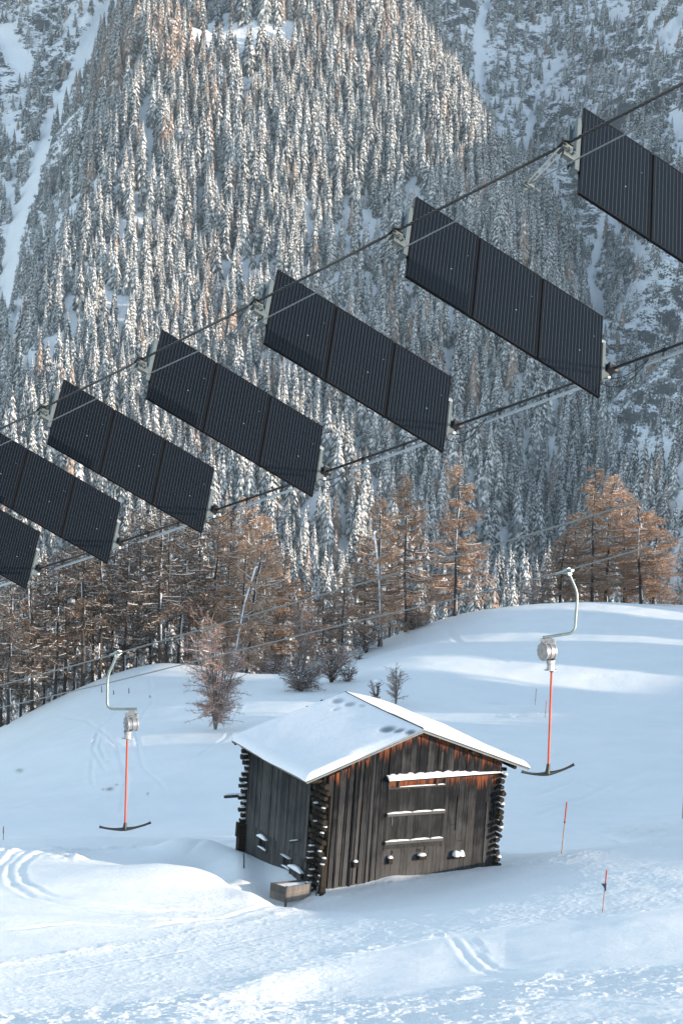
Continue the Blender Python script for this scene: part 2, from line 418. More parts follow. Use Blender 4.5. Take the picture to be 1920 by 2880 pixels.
def smooth_px(pl): return resample(pl, 24)
TRACKS = [([(0, 2300), (140, 2262), (300, 2240), (470, 2252), (690, 2232)], .05, .16), ([(0, 2316), (150, 2280), (310, 2256), (480, 2268), (690, 2250)], .04, .14), ([(150, 2020), (240, 2050), (330, 2120), (360, 2220), (340, 2300)], .05, .14), ([(420, 1920), (430, 2000), (380, 2080), (400, 2180), (470, 2260)], .04, .13), ([(690, 1960), (640, 2100), (560, 2160), (440, 2190), (300, 2200), (100, 2230)], .045, .14),
          ([(1100, 1990), (1300, 2060), (1500, 2105), (1920, 2130)], .05, .2), ([(1250, 1760), (1300, 1830), (1420, 1870), (1700, 1900), (1920, 1900)], .05, .25), ([(1480, 2230), (1620, 2190), (1760, 2215), (1920, 2180)], .05, .18), ([(1500, 2260), (1650, 2225), (1800, 2245), (1920, 2235)], .04, .16),
          ([(0, 2760), (400, 2700), (900, 2610), (1400, 2510), (1920, 2440)], .02, .10), ([(300, 2880), (900, 2800), (1400, 2770), (1920, 2790)], .04, .10), ([(0, 2620), (200, 2600), (420, 2610), (640, 2580), (800, 2540)], .04, .12),([(260, 2378), (160, 2392), (90, 2408), (50, 2440), (60, 2480), (130, 2515), (260, 2545), (420, 2560), (560, 2566)], .045, .14),
          ([(240, 2372), (130, 2385), (60, 2400), (22, 2440), (30, 2490), (90, 2525), (260, 2562), (480, 2590)], .045, .14),
          ([(110, 2380), (40, 2400), (0, 2440), (-20, 2480)], .06, .12), ([(60, 2378), (10, 2395), (-20, 2420)], .06, .12),
          ([(1420, 2335), (1600, 2338), (1700, 2352), (1760, 2368), (1850, 2364)], .10, .22), ([(1420, 2322), (1560, 2322), (1720, 2318), (1920, 2312)], .06, .2),
          ([(1262, 2630), (1285, 2652), (1310, 2676), (1345, 2698), (1420, 2712)], .035, .12), ([(1290, 2626), (1318, 2648), (1342, 2672), (1390, 2694), (1480, 2700)], .035, .12), ([(1318, 2628), (1345, 2652), (1372, 2676)], .03, .1), ([(1050, 2560), (1290, 2626)], .015, .1),
          ([(275, 2090), (262, 2130), (285, 2160), (300, 2190)], .05, .12), ([(290, 2080), (280, 2120), (300, 2160)], .05, .12),
          ([(262, 2140), (258, 2190), (262, 2230)], .04, .12), ([(330, 2040), (290, 2070), (262, 2120)], .05, .14),
          ([(1060, 1930), (1200, 1955), (1400, 1972), (1700, 1975), (1920, 1990)], .05, .4),
          ([(1430, 2025), (1600, 2040), (1920, 2050)], .08, .5), ([(1350, 2060), (1600, 2062), (1920, 2078)], .06, .4),
          ([(960, 2130), (1500, 2290), (1700, 2200), (1920, 2150)], .04, .2), ([(600, 2240), (660, 2238), (700, 2235)], .05, .3)]
TW = []
DRIFT = [tuple(hit(a, b)[:2]) for a, b in resample([(520, 2392), (590, 2400), (650, 2440), (690, 2490), (720, 2530), (760, 2548)], 16)]
for pl, dep, wd in TRACKS:
    q = smooth_px(pl); TW.append(([tuple(hit(a, b)[:2]) for a, b in q], dep, wd))

def detail(x, y):
    """fine relief added on the smooth ground, plus roughness + dirt attributes"""
    z0 = g0(x, y); P = np.stack([x, y, z0], -1); px, py, d = proj(P)
    near = (y < 300)
    h = np.zeros_like(z0); h += .035*np.maximum(0, fbm(x*.5, y*1.2, .5, 3, 92))*sstep(.0, .25, fbm(x, y, .07, 2, 93)); rough = .15+.30*np.maximum(0, fbm(x, y, .12, 2, 91)); dirt = np.zeros_like(z0)
    # soft drifts
    h += (.35*fbm(x, y, .10, 3, 1)+1.5*fbm(x*.8, y, .055, 2, 71))*sstep(112, 150, y)*(1-.5*sstep(205, 225, y))*(1-sstep(260, 330, y))+.06*fbm(x, y, .45, 3, 2)
    # bank in the lower right, between a top edge and a foot
    top = np.interp(px, [300, 620, 900, 1180, 1420, 1700, 1920, 2400], [2870, 2800, 2705, 2645, 2600, 2575, 2545, 2500])
    foot = np.interp(px, [300, 620, 900, 1180, 1420, 1700, 1920, 2400], [2872, 2815, 2775, 2755, 2700, 2690, 2665, 2620])
    h -= .38*sstep(0, 1, (py-top)/(foot-top+1))*sstep(500, 900, px)*near
    # rough bands: chunky churned snow near the camera
    edge = np.interp(px, [-500, 0, 300, 600, 900, 1150, 1500, 1920, 2500], [2850, 2838, 2820, 2785, 2770, 2760, 2700, 2670, 2630])
    rb = sstep(-8, 22, py-edge)
    smoothr = sstep(1450, 1600, px)*sstep(2755, 2775, py)*(1-sstep(2815, 2850, py))
    rb = rb*(1-.75*smoothr)
    ck = fbm(x, y, 1.3, 2, 3)*.3+np.maximum(0, vnoise(x, y, 5.2, 44)-.02)*.26+np.maximum(0, vnoise(x, y, 9.5, 45))*.20+np.maximum(0, vnoise(x, y, 3.1, 46)-.26)*.4
    h += rb*.30*ck*(d < 90)
    # groomed piste: fine crumbs
    pe = np.interp(px, [-500, 0, 400, 700, 900, 1100, 1420, 1700, 1920, 2500], [2720, 2702, 2640, 2588, 2520, 2475, 2430, 2385, 2362, 2330])
    gr = sstep(0, 14, py-pe)*(1-rb)*(1-sstep(0, 1, (py-top)/6)*sstep(900, 1100, px))
    h += gr*(.030*np.maximum(0, vnoise(x, y, 7.5, 8)+.1)+.012*vnoise(x, y, 2.2, 9))*(d < 125)
    # line of crumbs along the piste edges and the knoll rim
    e1 = np.exp(-((py-pe-6)/9.0)**2)*(d < 125)*(d > 60)
    h += e1*(.085*np.maximum(0, vnoise(x, y, 3.2, 5)+.02)+.05*np.maximum(0, vnoise(x, y, 7, 6)))
    bank2 = np.exp(-((py-top+4)/7.0)**2)*(px < 1250)*(d < 90)
    h += bank2*.16*np.maximum(0, vnoise(x, y, 4, 15))
    rim = np.exp(-((py-np.interp(px, [0, 300, 560, 700], [2396, 2388, 2375, 2368]))/8.0)**2)*(px < 720)*(d > 88)*(d < 112)
    h += rim*.20*np.maximum(0, vnoise(x, y, 2.4, 12))
    pat = np.exp(-((px-205)/62)**2-((py-2402)/17)**2)*(d < 112)*(d > 85)
    h += pat*(.45*np.maximum(0, vnoise(x, y, 1.9, 13)+.1)+.2*np.maximum(0, vnoise(x, y, 5, 14)))
    wp = (np.exp(-((px-480)/150)**2-((py-2590)/35)**2)+.8*np.exp(-((px-620)/170)**2-((py-2540)/30)**2))*(d < 100)
    h += wp*(.10*np.maximum(0, fbm(x*.5+y*.4, y*1.4-x*.6, .8, 3, 16))+.05*np.maximum(0, vnoise(x, y, 4, 17)))
    rp = np.exp(-((px-1840)/130)**2-((py-2342)/20)**2)*(d > 95)*(d < 130)+np.exp(-((px-1480)/90)**2-((py-2010)/30)**2)*(d > 130)*(d < 230)
    h += rp*.22*np.maximum(0, vnoise(x, y, 1.6, 18))
    rough += .34*rb+.20*gr+.30*e1+.9*pat+.5*wp+.8*rp
    bb = (y > 85) & (y < 112) & (x > -9) & (x < 0)
    if bb.any(): dd = polydist(x[bb], y[bb], DRIFT); h[bb] += .55*np.exp(-(dd/1.1)**2)*(1-sstep(-3.6, -1.6, x[bb]))
    for pl, dep, wd in TW:
        xs = [p[0] for p in pl]; ys = [p[1] for p in pl]
        b = (x > min(xs)-2) & (x < max(xs)+2) & (y > min(ys)-4) & (y < max(ys)+4)
        if b.any():
            dd = polydist(x[b], y[b], pl); e_ = np.minimum(np.hypot(x[b]-pl[0][0], y[b]-pl[0][1]), np.hypot(x[b]-pl[-1][0], y[b]-pl[-1][1])); tp = (1-np.exp(-(e_/(8*wd))**2))*(.75+.5*vnoise(x[b], y[b], 2.5, 81)); h[b] += tp*(-dep)*np.exp(-(dd/wd)**2)+tp*.35*dep*np.exp(-((dd-2.1*wd)/(.8*wd))**2)
    # scraps of grass and stone showing through on the left hill
    for (cx, cy, sx, sy, s) in [(308, 2247, 10, 5, .9), (56, 2180, 10, 4, .7), (328, 2236, 6, 3, .6), (290, 2246, 5, 3, .6), (415, 2260, 3, 2, .7), (1030, 1850, 10, 5, .9), (1015, 1846, 5, 4, .8), (372, 2185, 10, 3, .12), (300, 2160, 9, 3, .15), (880, 2210, 5, 3, .1), (1400, 1950, 30, 5, .14), (1075, 2042, 0.1, .1, 0)]:
        if s: dirt = np.maximum(dirt, s*np.exp(-((px-cx)/sx)**2-((py-cy)/sy)**2)*(.4+.9*(vnoise(x, y, 5, 7)+.5))*(d > 120)*(d < 260))
    return z0+h, rough, np.clip(dirt, 0, 1)

s_mid = np.linspace(-.155, .155, 640); sL = -.155-np.cumsum(np.linspace(.001, .035, 34)); sR = -sL
sv = np.r_[sL[::-1], s_mid, sR]
yv = np.r_[np.linspace(18, 50, 40, endpoint=False), np.linspace(50, 78, 400, endpoint=False), np.linspace(78, 118, 290, endpoint=False), np.linspace(118, 262, 300, endpoint=False), np.linspace(262, 400, 50, endpoint=False), np.linspace(400, 1010, 40)]
Yg, Sg = np.meshgrid(yv, sv, indexing='ij'); Xg = Yg*Sg+0.04*Yg*0
Zg, Rg, Dg = detail(Xg, Yg)
n0, n1 = Xg.shape; idx = np.arange(n0*n1).reshape(n0, n1)
mb = MB(); mb.add(np.stack([Xg, Yg, Zg], -1), np.stack([idx[:-1, :-1], idx[:-1, 1:], idx[1:, 1:], idx[1:, :-1]], -1).reshape(-1, 4), 0, np.stack([Rg.ravel(), Dg.ravel()], 1))
ground = mb.build('snow_ground', M_SNOWG, smooth=True); tag(ground, kind='structure')
def gz(x, y):
    z, _, _ = detail(np.array([float(x)]), np.array([float(y)])); return float(z[0])

# ------------------------------------------------------------------ far mountain
RBF_SMOOTH = 1e-4
mc = [at(*q) for q in [
    (-700, 0, 1740), (-700, 600, 1580), (-700, 1200, 1340), (0, 0, 1610), (0, 300, 1545), (-40, 700, 1440), (-150, 1000, 1320),
    (330, 0, 1580), (200, 200, 1545), (110, 400, 1490), (40, 620, 1430), (5, 860, 1360), (-60, 1150, 1250),
    (620, 1600, 1068), (200, 1600, 1070), (-700, 1600, 1090), (-700, 1800, 1025), (200, 1800, 1022), (900, 1800, 1022), (1500, 1800, 1025), (2200, 1800, 1025), (1000, 1600, 1072),
    (1370, 0, 1690), (1345, 200, 1600), (1400, 430, 1510), (1560, 560, 1440), (1640, 740, 1385), (1650, 950, 1320), (1600, 1200, 1240), (1450, 1450, 1160), (1410, 1640, 1110),
    (1600, 60, 1640), (1900, 0, 1570), (1750, 300, 1470), (1950, 450, 1330), (1800, 700, 1310), (1950, 900, 1190), (1800, 1150, 1165), (1950, 1350, 1070), (1750, 1500, 1105), (1950, 1650, 1050),
    (2600, 0, 1350), (2600, 600, 1110), (2600, 1200, 1005), (3400, 0, 1280), (3400, 600, 1070),  # unseen ridge right of the frame, raised to shade the right slope
    (-700, -500, 1850), (300, -500, 1720), (1000, -500, 1640), (1500, -500, 1850), (2500, -500, 1550)]]
for q, xs, k_ in [(20, (470, 700, 900, 1060), .05), (140, (420, 640, 860, 1120), .045), (330, (360, 560, 800, 1050, 1290), .04), (520, (320, 560, 820, 1100, 1420), .038), (700, (270, 520, 800, 1130, 1500), .035),
                  (880, (230, 500, 800, 1150, 1530), .028), (1080, (200, 500, 850, 1200, 1480), .012), (1300, (150, 450, 800, 1100, 1350), -.008)]:
    b_ = np.interp(q, [20, 140, 330, 520, 700, 880, 1080, 1300], [1425, 1398, 1345, 1305, 1262, 1215, 1172, 1125])
    mc += [at(x_, q+rz_, b_+k_*(x_-350)+rz_*.0) for x_, rz_ in zip(xs, (0, 0, 0, 0, 0))]
mc += [at(640, 95, 1452), at(720, 160, 1402)]
mc += [np.array(q, float) for q in [(-400, 960, -262), (-200, 960, -262), (0, 960, -262), (200, 960, -262), (400, 960, -262), (-400, 900, -266), (0, 900, -266), (400, 900, -266)]]
FM = rbf_fit(mc)
CLEAR = [([(330, -20), (240, 140), (150, 320), (80, 520), (40, 640), (15, 860)], 19), ([(480, 70), (560, 95), (640, 85), (830, 95)], 26), ([(600, 125), (700, 135), (815, 150)], 24), ([(370, 10), (430, 30)], 22),
         ([(400, 160), (350, 250), (300, 300)], 14), ([(430, 250), (400, 330), (420, 400)], 20), ([(420, 430), (460, 560), (505, 590)], 17), ([(560, 540), (565, 610), (560, 700)], 13), ([(620, 500), (615, 600)], 12),
         ([(865, 620), (868, 800)], 14), ([(1020, -10), (1045, 30)], 14), ([(1105, 180), (1130, 185)], 8), ([(1275, 880), (1270, 1050)], 10),
         ([(1375, -20), (1345, 120), (1345, 250), (1385, 400), (1440, 480)], 14), ([(1580, 150), (1520, 260), (1470, 420)], 9), ([(1560, 520), (1600, 600)], 11), ([(1700, 540), (1740, 660), (1800, 720)], 12),
         ([(1860, 20), (1800, 90), (1880, 120), (1920, 60)], 12), ([(1900, 300), (1920, 420)], 16), ([(1700, 620), (1660, 760), (1700, 900)], 12), ([(1400, 1500), (1425, 1600), (1430, 1700)], 20), ([(1740, 1290), (1850, 1330), (1920, 1260)], 16),
         ([(0, 100), (60, 160)], 30), ([(20, 330), (50, 380)], 18), ([(0, 520), (40, 560)], 20), ([(60, 860), (30, 1000), (80, 1100)], 16), ([(960, 1520), (970, 1570)], 24), ([(1010, 1310), (1000, 1370)], 10), ([(1480, 1660), (1540, 1690)], 10)]
def rocky(px, py):
    """0..1: how bare and rocky the far slope is"""
    r = sstep(0, 90, px-np.interp(py, [0, 200, 430, 520, 700, 900, 1200, 1500], [1130, 1230, 1370, 1490, 1580, 1600, 1650, 1800]))
    r = r*(1-.55*sstep(1100, 1500, py)); b = sstep(0, 120, np.interp(py, [0, 300, 600, 900, 1100], [340, 330, 260, 110, -50])-px)
    return np.clip(np.maximum(r, b*.95), 0, 1)
def mclear(px, py):
    c = np.zeros_like(px)
    for pl, wd in CLEAR: c = np.maximum(c, 1-sstep(wd*.8, wd*1.25, polydist(px, py, pl)+9*vnoise(px, py, .04, 21)))
    return c
def mz(x, y):
    z = rbf_eval(FM, x, y)
    px, py, d = proj(np.stack([x, y, z], -1)); r = rocky(px, py); cl = mclear(px, py)
    up = sstep(980, 1050, y)
    rid = 1-2*np.abs(fbm(x, z+.3*y, .022, 4, 31)); bands = np.abs(((z+6*fbm(x, y, .02, 3, 33))/9.0) % 1-.5)*2
    h = up*((5*fbm(x, y, .012, 3, 30)+13*fbm(x, y*.22, .021, 3, 37)*(1-r))+(r*(1-.75*cl))*(9*(rid-.6)+5*bands*sstep(-.1, .25, vnoise(x, y, .03, 34))+2.2*fbm(x, y*.6, .18, 3, 35)))
    h -= up*cl*2.5
    return z+h, r, cl
mx = np.r_[np.linspace(-290, 290, 420, endpoint=False), np.linspace(290, 480, 50)]; my = np.r_[np.linspace(900, 1000, 20, endpoint=False), np.linspace(1000, 1900, 660)]
Ym, Xm = np.meshgrid(my, mx, indexing='ij'); Zm, Rm, Cm = mz(Xm, Ym)
n0, n1 = Xm.shape; idx = np.arange(n0*n1).reshape(n0, n1)
mb = MB(); mb.add(np.stack([Xm, Ym, Zm], -1), np.stack([idx[:-1, :-1], idx[:-1, 1:], idx[1:, 1:], idx[1:, :-1]], -1).reshape(-1, 4), 0, np.stack([(Rm*(1-.7*Cm)).ravel(), Cm.ravel()], 1))
mount = mb.build('mountain', M_ROCK, smooth=True); tag(mount, kind='structure')

# ------------------------------------------------------------------ far forest
def spruce(seed, larch=False, H=18.0):
    rg = np.random.RandomState(seed); m = MB(); R = H*rg.uniform(.16, .20)
    nl = 19; m.tube([[0, 0, -3], [0, 0, H*.5], [0, 0, H*.97]], [.22, .14, .03], 5, 2, (.5, 0))
    if not larch: m.tube([[0, 0, H*.06], [0, 0, H*.3], [0, 0, H*.93]], [R*.30, R*.42, .05], 6, 0, (.2, 0), False)
    for i in range(nl):
        t = i/(nl-1); z = H*(.10+.88*t); rad = R*(1-t)**.88*(.85 if t < .12 else 1)+.16; nb = 9 if t < .75 else 6
        a0 = rg.rand()*6.28
        for k in range(nb):
            a = a0+k*2*math.pi/nb+rg.uniform(-.28, .28); L = rad*rg.uniform(.65, 1.25); dr = L*rg.uniform(.75, 1.5); wd = L*rg.uniform(.20, .34)+.08
            c, s_ = math.cos(a), math.sin(a); zz = z+rg.uniform(-.5, .5)
            def pt(r, w_, q): return [c*r-s_*w_, s_*r+c*w_, zz+q]
            ton = rg.rand()
            # needles: drooping fan with a keel
            V = [pt(0, 0, .25), pt(L*.55, wd, -dr*.52-.12), pt(L, 0, -dr), pt(L*.55, -wd, -dr*.52-.12), pt(L*.5, 0, -dr*.28)]
            m.add(V, [[0, 1, 4], [1, 2, 4], [2, 3, 4], [3, 0, 4]], 3 if larch else 0, (ton, 0))
            m.add([pt(L*.3, wd*.5, -dr*.35), pt(L*.95, 0, -dr*.9), pt(L*.6, 0, -dr*.9-.45)], [[0, 1, 2]], 3 if larch else 0, (ton*.6, 0))
            if rg.rand() < (.45 if larch else .95):       # snow pad on the branch
                e = rg.uniform(.7, 1.05); o = .06; off = rg.uniform(-.3, .3)*wd
                V = [pt(L*.12, 0, .22), pt(L*.6*e, wd*.8*e+off, -dr*.50+o), pt(L*.98*e, off, -dr*.86*e+o), pt(L*.6*e, -wd*.8*e+off, -dr*.50+o), pt(L*.52, off, -dr*.24+o+.14)]
                m.add(V, [[0, 1, 4], [1, 2, 4], [2, 3, 4], [3, 0, 4]], 1, (rg.rand(), 0))
    m.add([[-.14, 0, H*.93], [.14, 0, H*.93], [0, 0, H*1.02]], [[0, 1, 2]], 1, (.7, 0)); m.add([[0, -.14, H*.93], [0, .14, H*.93], [0, 0, H*1.02]], [[0, 1, 2]], 1, (.7, 0))
    return m.data('snowy_larch' if larch else 'snowy_spruce', [M_NEEDLE, M_FSNOW, M_BARK, M_FTWIG])
SPR = [spruce(100+i) for i in range(7)]; LAR = [spruce(200+i, True) for i in range(3)]
PR = SPR+LAR
# jittered sites on the far slope
rg = np.random.RandomState(3)
gx, gy = np.meshgrid(np.arange(-235, 285, 4.6), np.arange(952, 1780, 4.2), indexing='ij')
gx = (gx+rg.uniform(-2.2, 2.2, gx.shape)).ravel(); gy = (gy+rg.uniform(-2.0, 2.0, gy.shape)).ravel()
zz, rr, cc = mz(gx, gy); px, py, dd = proj(np.stack([gx, gy, zz], -1))
dens = .98*(1-.66*rr)*(1-cc)*(1-.60*sstep(.08, .24, fbm(gx, gy*.5, .035, 3, 40)))
keep = (rg.rand(len(gx)) < dens) & (px > -260) & (px < 2200) & (py > -120) & (py < 2000)
gx, gy, zz, rr, px, py, dd = [a[keep] for a in (gx, gy, zz, rr, px, py, dd)]
N = len(gx)
sc = (.62+.80*rg.rand(N)**1.2)*(1+.45*fbm(gx, gy, .035, 3, 77))*1.0*(1-.42*rr); sc *= 1+.12*sstep(1000, 1500, py)
lz = np.exp(-((px-430)/260)**2-((py-170)/130)**2)*.7+np.exp(-((px-1180)/260)**2-((py-1080)/260)**2)*.22+np.exp(-((px-1000)/160)**2-((py-150)/150)**2)*.3+.05+np.exp(-((px-650)/120)**2-((py-800)/300)**2)*.12
isl = rg.rand(N) < lz
var = np.where(isl, 7+rg.randint(0, 3, N), rg.randint(0, 7, N)); rotz = rg.uniform(0, 6.28, N)
# how large each tree shows: the 300 largest inside the frame that nothing near hides stand as individuals
inf = (px > 20) & (px < 1900) & (py > 100) & (py < 1560)
score = np.where(inf, sc/dd, 0); order = np.argsort(-score); ind = set(order[:300].tolist())
protos = {}
for i in order[:300]:
    v = int(var[i]); o = bpy.data.objects.new('snowy_larch' if v >= 7 else 'snowy_spruce', PR[v]); COL.objects.link(o)
    o.location = (gx[i], gy[i], zz[i]-.4); o.rotation_euler = (0, 0, rotz[i]); o.scale = (sc[i],)*3
    if v >= 7: tag(o, 'brownish frosted larch standing among the snow-laden spruces on the far slope', 'tree', 'frosted larches of the far mountain forest')
    else: tag(o, 'snow-laden spruce in the dense forest on the far mountainside', 'tree', 'snowy spruces of the far mountain forest')
    protos.setdefault(v, o)

def scatter(name, label, P, rot, scl, vi, proto_objs, cat, group=None):
    """one object: points that carry instances of the given tree meshes"""
    me = bpy.data.meshes.new(name); me.vertices.add(len(P)); me.vertices.foreach_set('co', np.asarray(P, np.float32).ravel())
    for nm, ar in (('rz', rot), ('sc', scl)):
        a = me.attributes.new(nm, 'FLOAT', 'POINT'); a.data.foreach_set('value', np.asarray(ar, np.float32))
    a = me.attributes.new('vi', 'INT', 'POINT'); a.data.foreach_set('value', np.asarray(vi, np.int32))
    o = bpy.data.objects.new(name, me); COL.objects.link(o)
    ng = bpy.data.node_groups.new(name, 'GeometryNodeTree')
    ng.interface.new_socket('Geometry', in_out='INPUT', socket_type='NodeSocketGeometry'); ng.interface.new_socket('Geometry', in_out='OUTPUT', socket_type='NodeSocketGeometry')
    N_ = ng.nodes.new; L = ng.links.new; gi = N_('NodeGroupInput'); go = N_('NodeGroupOutput')
    m2p = N_('GeometryNodeMeshToPoints'); L(gi.outputs[0], m2p.inputs['Mesh'])
    gti = N_('GeometryNodeGeometryToInstance')
    for po in proto_objs[::-1]:
        oi = N_('GeometryNodeObjectInfo'); oi.inputs['Object'].default_value = po; oi.transform_space = 'ORIGINAL'; oi.inputs['As Instance'].default_value = False
        L(oi.outputs['Geometry'], gti.inputs[0])
    ip = N_('GeometryNodeInstanceOnPoints'); L(m2p.outputs[0], ip.inputs['Points']); L(gti.outputs[0], ip.inputs['Instance'])
    ip.inputs['Pick Instance'].default_value = True
    def na(nm, ty):
        x = N_('GeometryNodeInputNamedAttribute'); x.data_type = ty; x.inputs['Name'].default_value = nm; return x.outputs[0]
    L(na('vi', 'INT'), ip.inputs['Instance Index'])
    cx = N_('ShaderNodeCombineXYZ'); L(na('rz', 'FLOAT'), cx.inputs[2]); L(cx.outputs[0], ip.inputs['Rotation'])
    cs = N_('ShaderNodeCombineXYZ'); s_ = na('sc', 'FLOAT'); [L(s_, cs.inputs[k]) for k in range(3)]; L(cs.outputs[0], ip.inputs['Scale'])
    L(ip.outputs[0], go.inputs[0])
    md = o.modifiers.new('forest', 'NODES'); md.node_group = ng
    tag(o, label, cat, None, 'stuff'); return o
for v in range(10):
    if v not in protos:
        i = order[300+v]; o = bpy.data.objects.new('snowy_larch' if v >= 7 else 'snowy_spruce', PR[v]); COL.objects.link(o)
        o.location = (gx[i], gy[i], zz[i]-.4); o.scale = (sc[i],)*3; ind.add(int(i)); protos[v] = o
        tag(o, 'brownish frosted larch standing among the snow-laden spruces on the far slope' if v >= 7 else 'snow-laden spruce in the dense forest on the far mountainside', 'tree', 'frosted larches of the far mountain forest' if v >= 7 else 'snowy spruces of the far mountain forest')
rest = np.array([i for i in range(N) if i not in ind])
scatter('far_forest', 'dense snow-covered conifer forest filling the far mountainside', np.stack([gx, gy, zz-.4], 1)[rest], rotz[rest], sc[rest], var[rest], [protos[v] for v in range(10)], 'forest')
print('far trees', N)

# low frosted scrub clinging to the rocky parts
def scrub_mesh(seed):
    rg = np.random.RandomState(seed); m = MB()
    for k in range(46):
        a = rg.rand()*6.28; r = rg.rand()**.6*1.6; b = np.array([math.cos(a)*r, math.sin(a)*r, -.4]); h = rg.uniform(.8, 2.6)
        d = np.array([rg.uniform(-.5, .5), rg.uniform(-.5, .5), h]); s_ = np.array([rg.uniform(-1, 1), rg.uniform(-1, 1), 0])*.22
        m.add([b-s_, b+s_, b+d], [[0, 1, 2]], 0 if rg.rand() < .5 else 1, (rg.rand(), 0))
    me = m.data('scrub', [M_BUSHF, M_FSNOW2]); return me
M_BUSHF = needle('far_scrub_twigs', (.20, .18, .17), .4); M_FSNOW2 = needle('rime', (.50, .51, .53), .2)
so_ = bpy.data.objects.new('mountain_scrub_source', scrub_mesh(1))
rg = np.random.RandomState(8)
sx = rg.uniform(-240, 290, 26000); sy = rg.uniform(1060, 1780, 26000); sz, sr, sc_ = mz(sx, sy); qx, qy, qd = proj(np.stack([sx, sy, sz], -1))
kp = (rg.rand(26000) < (.12+.85*sr)*(1-.97*sc_)*(.35+1.1*sstep(-.15, .15, fbm(sx, sy, .03, 3, 50)))) & (qx > -150) & (qx < 2080) & (qy > -80) & (qy < 1800)
scm = MB(); base = [scrub_mesh(20+i) for i in range(3)]
bv = []
for b in base:
    v = np.zeros(len(b.vertices)*3); b.vertices.foreach_get('co', v); mi = np.zeros(len(b.polygons), int); b.polygons.foreach_get('material_index', mi)
    tn = np.zeros(len(b.vertices)); b.attributes['tone'].data.foreach_get('value', tn); bv.append((v.reshape(-1, 3), mi, tn))
K = np.where(kp)[0]
for j in range(3):
    kk = K[j::3]; v, mi, tn = bv[j]; n = len(kk); a = rg.uniform(0, 6.28, n); s_ = rg.uniform(.4, 1.15, n)
    V = np.zeros((n, len(v), 3)); V[..., 0] = (np.cos(a)[:, None]*v[:, 0]-np.sin(a)[:, None]*v[:, 1])*s_[:, None]+sx[kk][:, None]
    V[..., 1] = (np.sin(a)[:, None]*v[:, 0]+np.cos(a)[:, None]*v[:, 1])*s_[:, None]+sy[kk][:, None]; V[..., 2] = v[:, 2]*s_[:, None]+sz[kk][:, None]
    F = (np.arange(n*len(v))).reshape(-1, 3); MI = np.tile(mi, n); A = np.stack([np.tile(tn, n), np.zeros(n*len(v))], 1)
    for q in (0, 1):
        scm.add(V.reshape(-1, 3), F[MI == q], q, A) if q == 0 else (scm.f.append(F[MI == 1]+scm.n-n*len(v)), scm.m.append(np.full((MI == 1).sum(), 1)))
tag(scm.build('mountain_scrub', [M_BUSHF, M_FSNOW2]), 'rime-covered low scrub clinging to the rocky gullies of the mountain', 'scrub', None, 'stuff')
print('scrub', len(K))

# ------------------------------------------------------------------ barn
barn = empty('log_barn', M=mat4(BR, bw(0, 3.5, -6.2)))
OFF = np.array([0, 3.5, -6.2])
class BB(MB):
    """mesh builder in the barn's frame, stored relative to the barn's base"""
    def build(s, name, mats, parent=None, smooth=False):
        s.v = [v-OFF for v in s.v]; return super().build(name, mats, parent, smooth)
RS = 1.79/5.0
def roofz(x, y=0): return -abs(x)*RS+.04*math.sin(max(0, min(1, y/6.75))*math.pi)*-1
def plank_run(m, axis, u0, u1, wl, wh, topf, botf, face, th, mat=0, gap=.012, toner=(0, 1), skip=(), bulge=.012, lean=0, wearoff=0.0, ragged=0.0):
    """vertical boards; axis 'x' = along the front at y=face, 'y' = along the side at x=face"""
    u = u0
    while u < u1-.03:
        wd = min(RNG.uniform(wl, wh), u1-u); a, b = u+gap/2*RNG.rand(), u+wd-gap*RNG.uniform(.3, 1); t = RNG.uniform(*toner); of = RNG.uniform(-bulge, bulge)
        u += wd
        if b-a < .02: continue
        zt0, zt1 = topf(a), topf(b); rg_ = RNG.uniform(0, ragged); zt0 -= rg_; zt1 -= rg_; zb = botf((a+b)/2)-RNG.uniform(0, .03)
        n = 7; P = []; W = []
        for k in range(n):
            q = k/(n-1); z0 = zt0+(zb-zt0)*q; z1 = zt1+(zb-zt1)*q; wv = RNG.uniform(-.004, .004); ln = lean*q
            for (uu, zz_) in ((a+wv+ln, z0), (b+wv+ln, z1)):
                for dp in (0, th):
                    P.append([uu, face+of-th+dp, zz_] if axis == 'x' else [face+of-th+dp, uu, zz_]); W.append(max(0, -(zz_-(zt0+zt1)/2))+wearoff)
        F = []
        for k in range(n-1):
            b_ = 4*k; c_ = b_+4
            F += [[b_, b_+2, c_+2, c_], [b_+1, c_+1, c_+3, b_+3], [b_, c_, c_+1, b_+1], [b_+2, b_+3, c_+3, c_+2]]
        F += [[0, 1, 3, 2], [4*n-4, 4*n-2, 4*n-1, 4*n-3]]
        m.add(P, F, mat, np.stack([np.full(len(P), t), W], 1))
FY = .45
# front wall: three fields of boards
fw = BB()
fbot = lambda x: -6.75+.07*(x+4)
plank_run(fw, 'x', -3.80, -2.9, .26, .34, lambda x: roofz(x)-.42, fbot, FY+.02, .035, gap=.07, lean=-.05)
plank_run(fw, 'x', -2.9, -2.25, .22, .3, lambda x: roofz(x)-.30, fbot, FY+.02, .035, gap=.05, lean=-.04)
plank_run(fw, 'x', -2.25, -1.2, .15, .24, lambda x: roofz(x)-.16, fbot, FY-.01, .03, gap=.02, bulge=.03)
plank_run(fw, 'x', -1.2, 3.96, .14, .24, lambda x: roofz(x)-.09, lambda x: -2.0, FY-.03, .03, bulge=.02)     # gable
plank_run(fw, 'x', 1.42, 3.98, .17, .27, lambda x: -2.06, fbot, FY+.0, .03, gap=.01, bulge=.008)
plank_run(fw, 'x', -1.26, 1.42, .16, .25, lambda x: -4.86, fbot, FY+.0, .03, toner=(.5, 1), wearoff=2.8, gap=.01, bulge=.006)
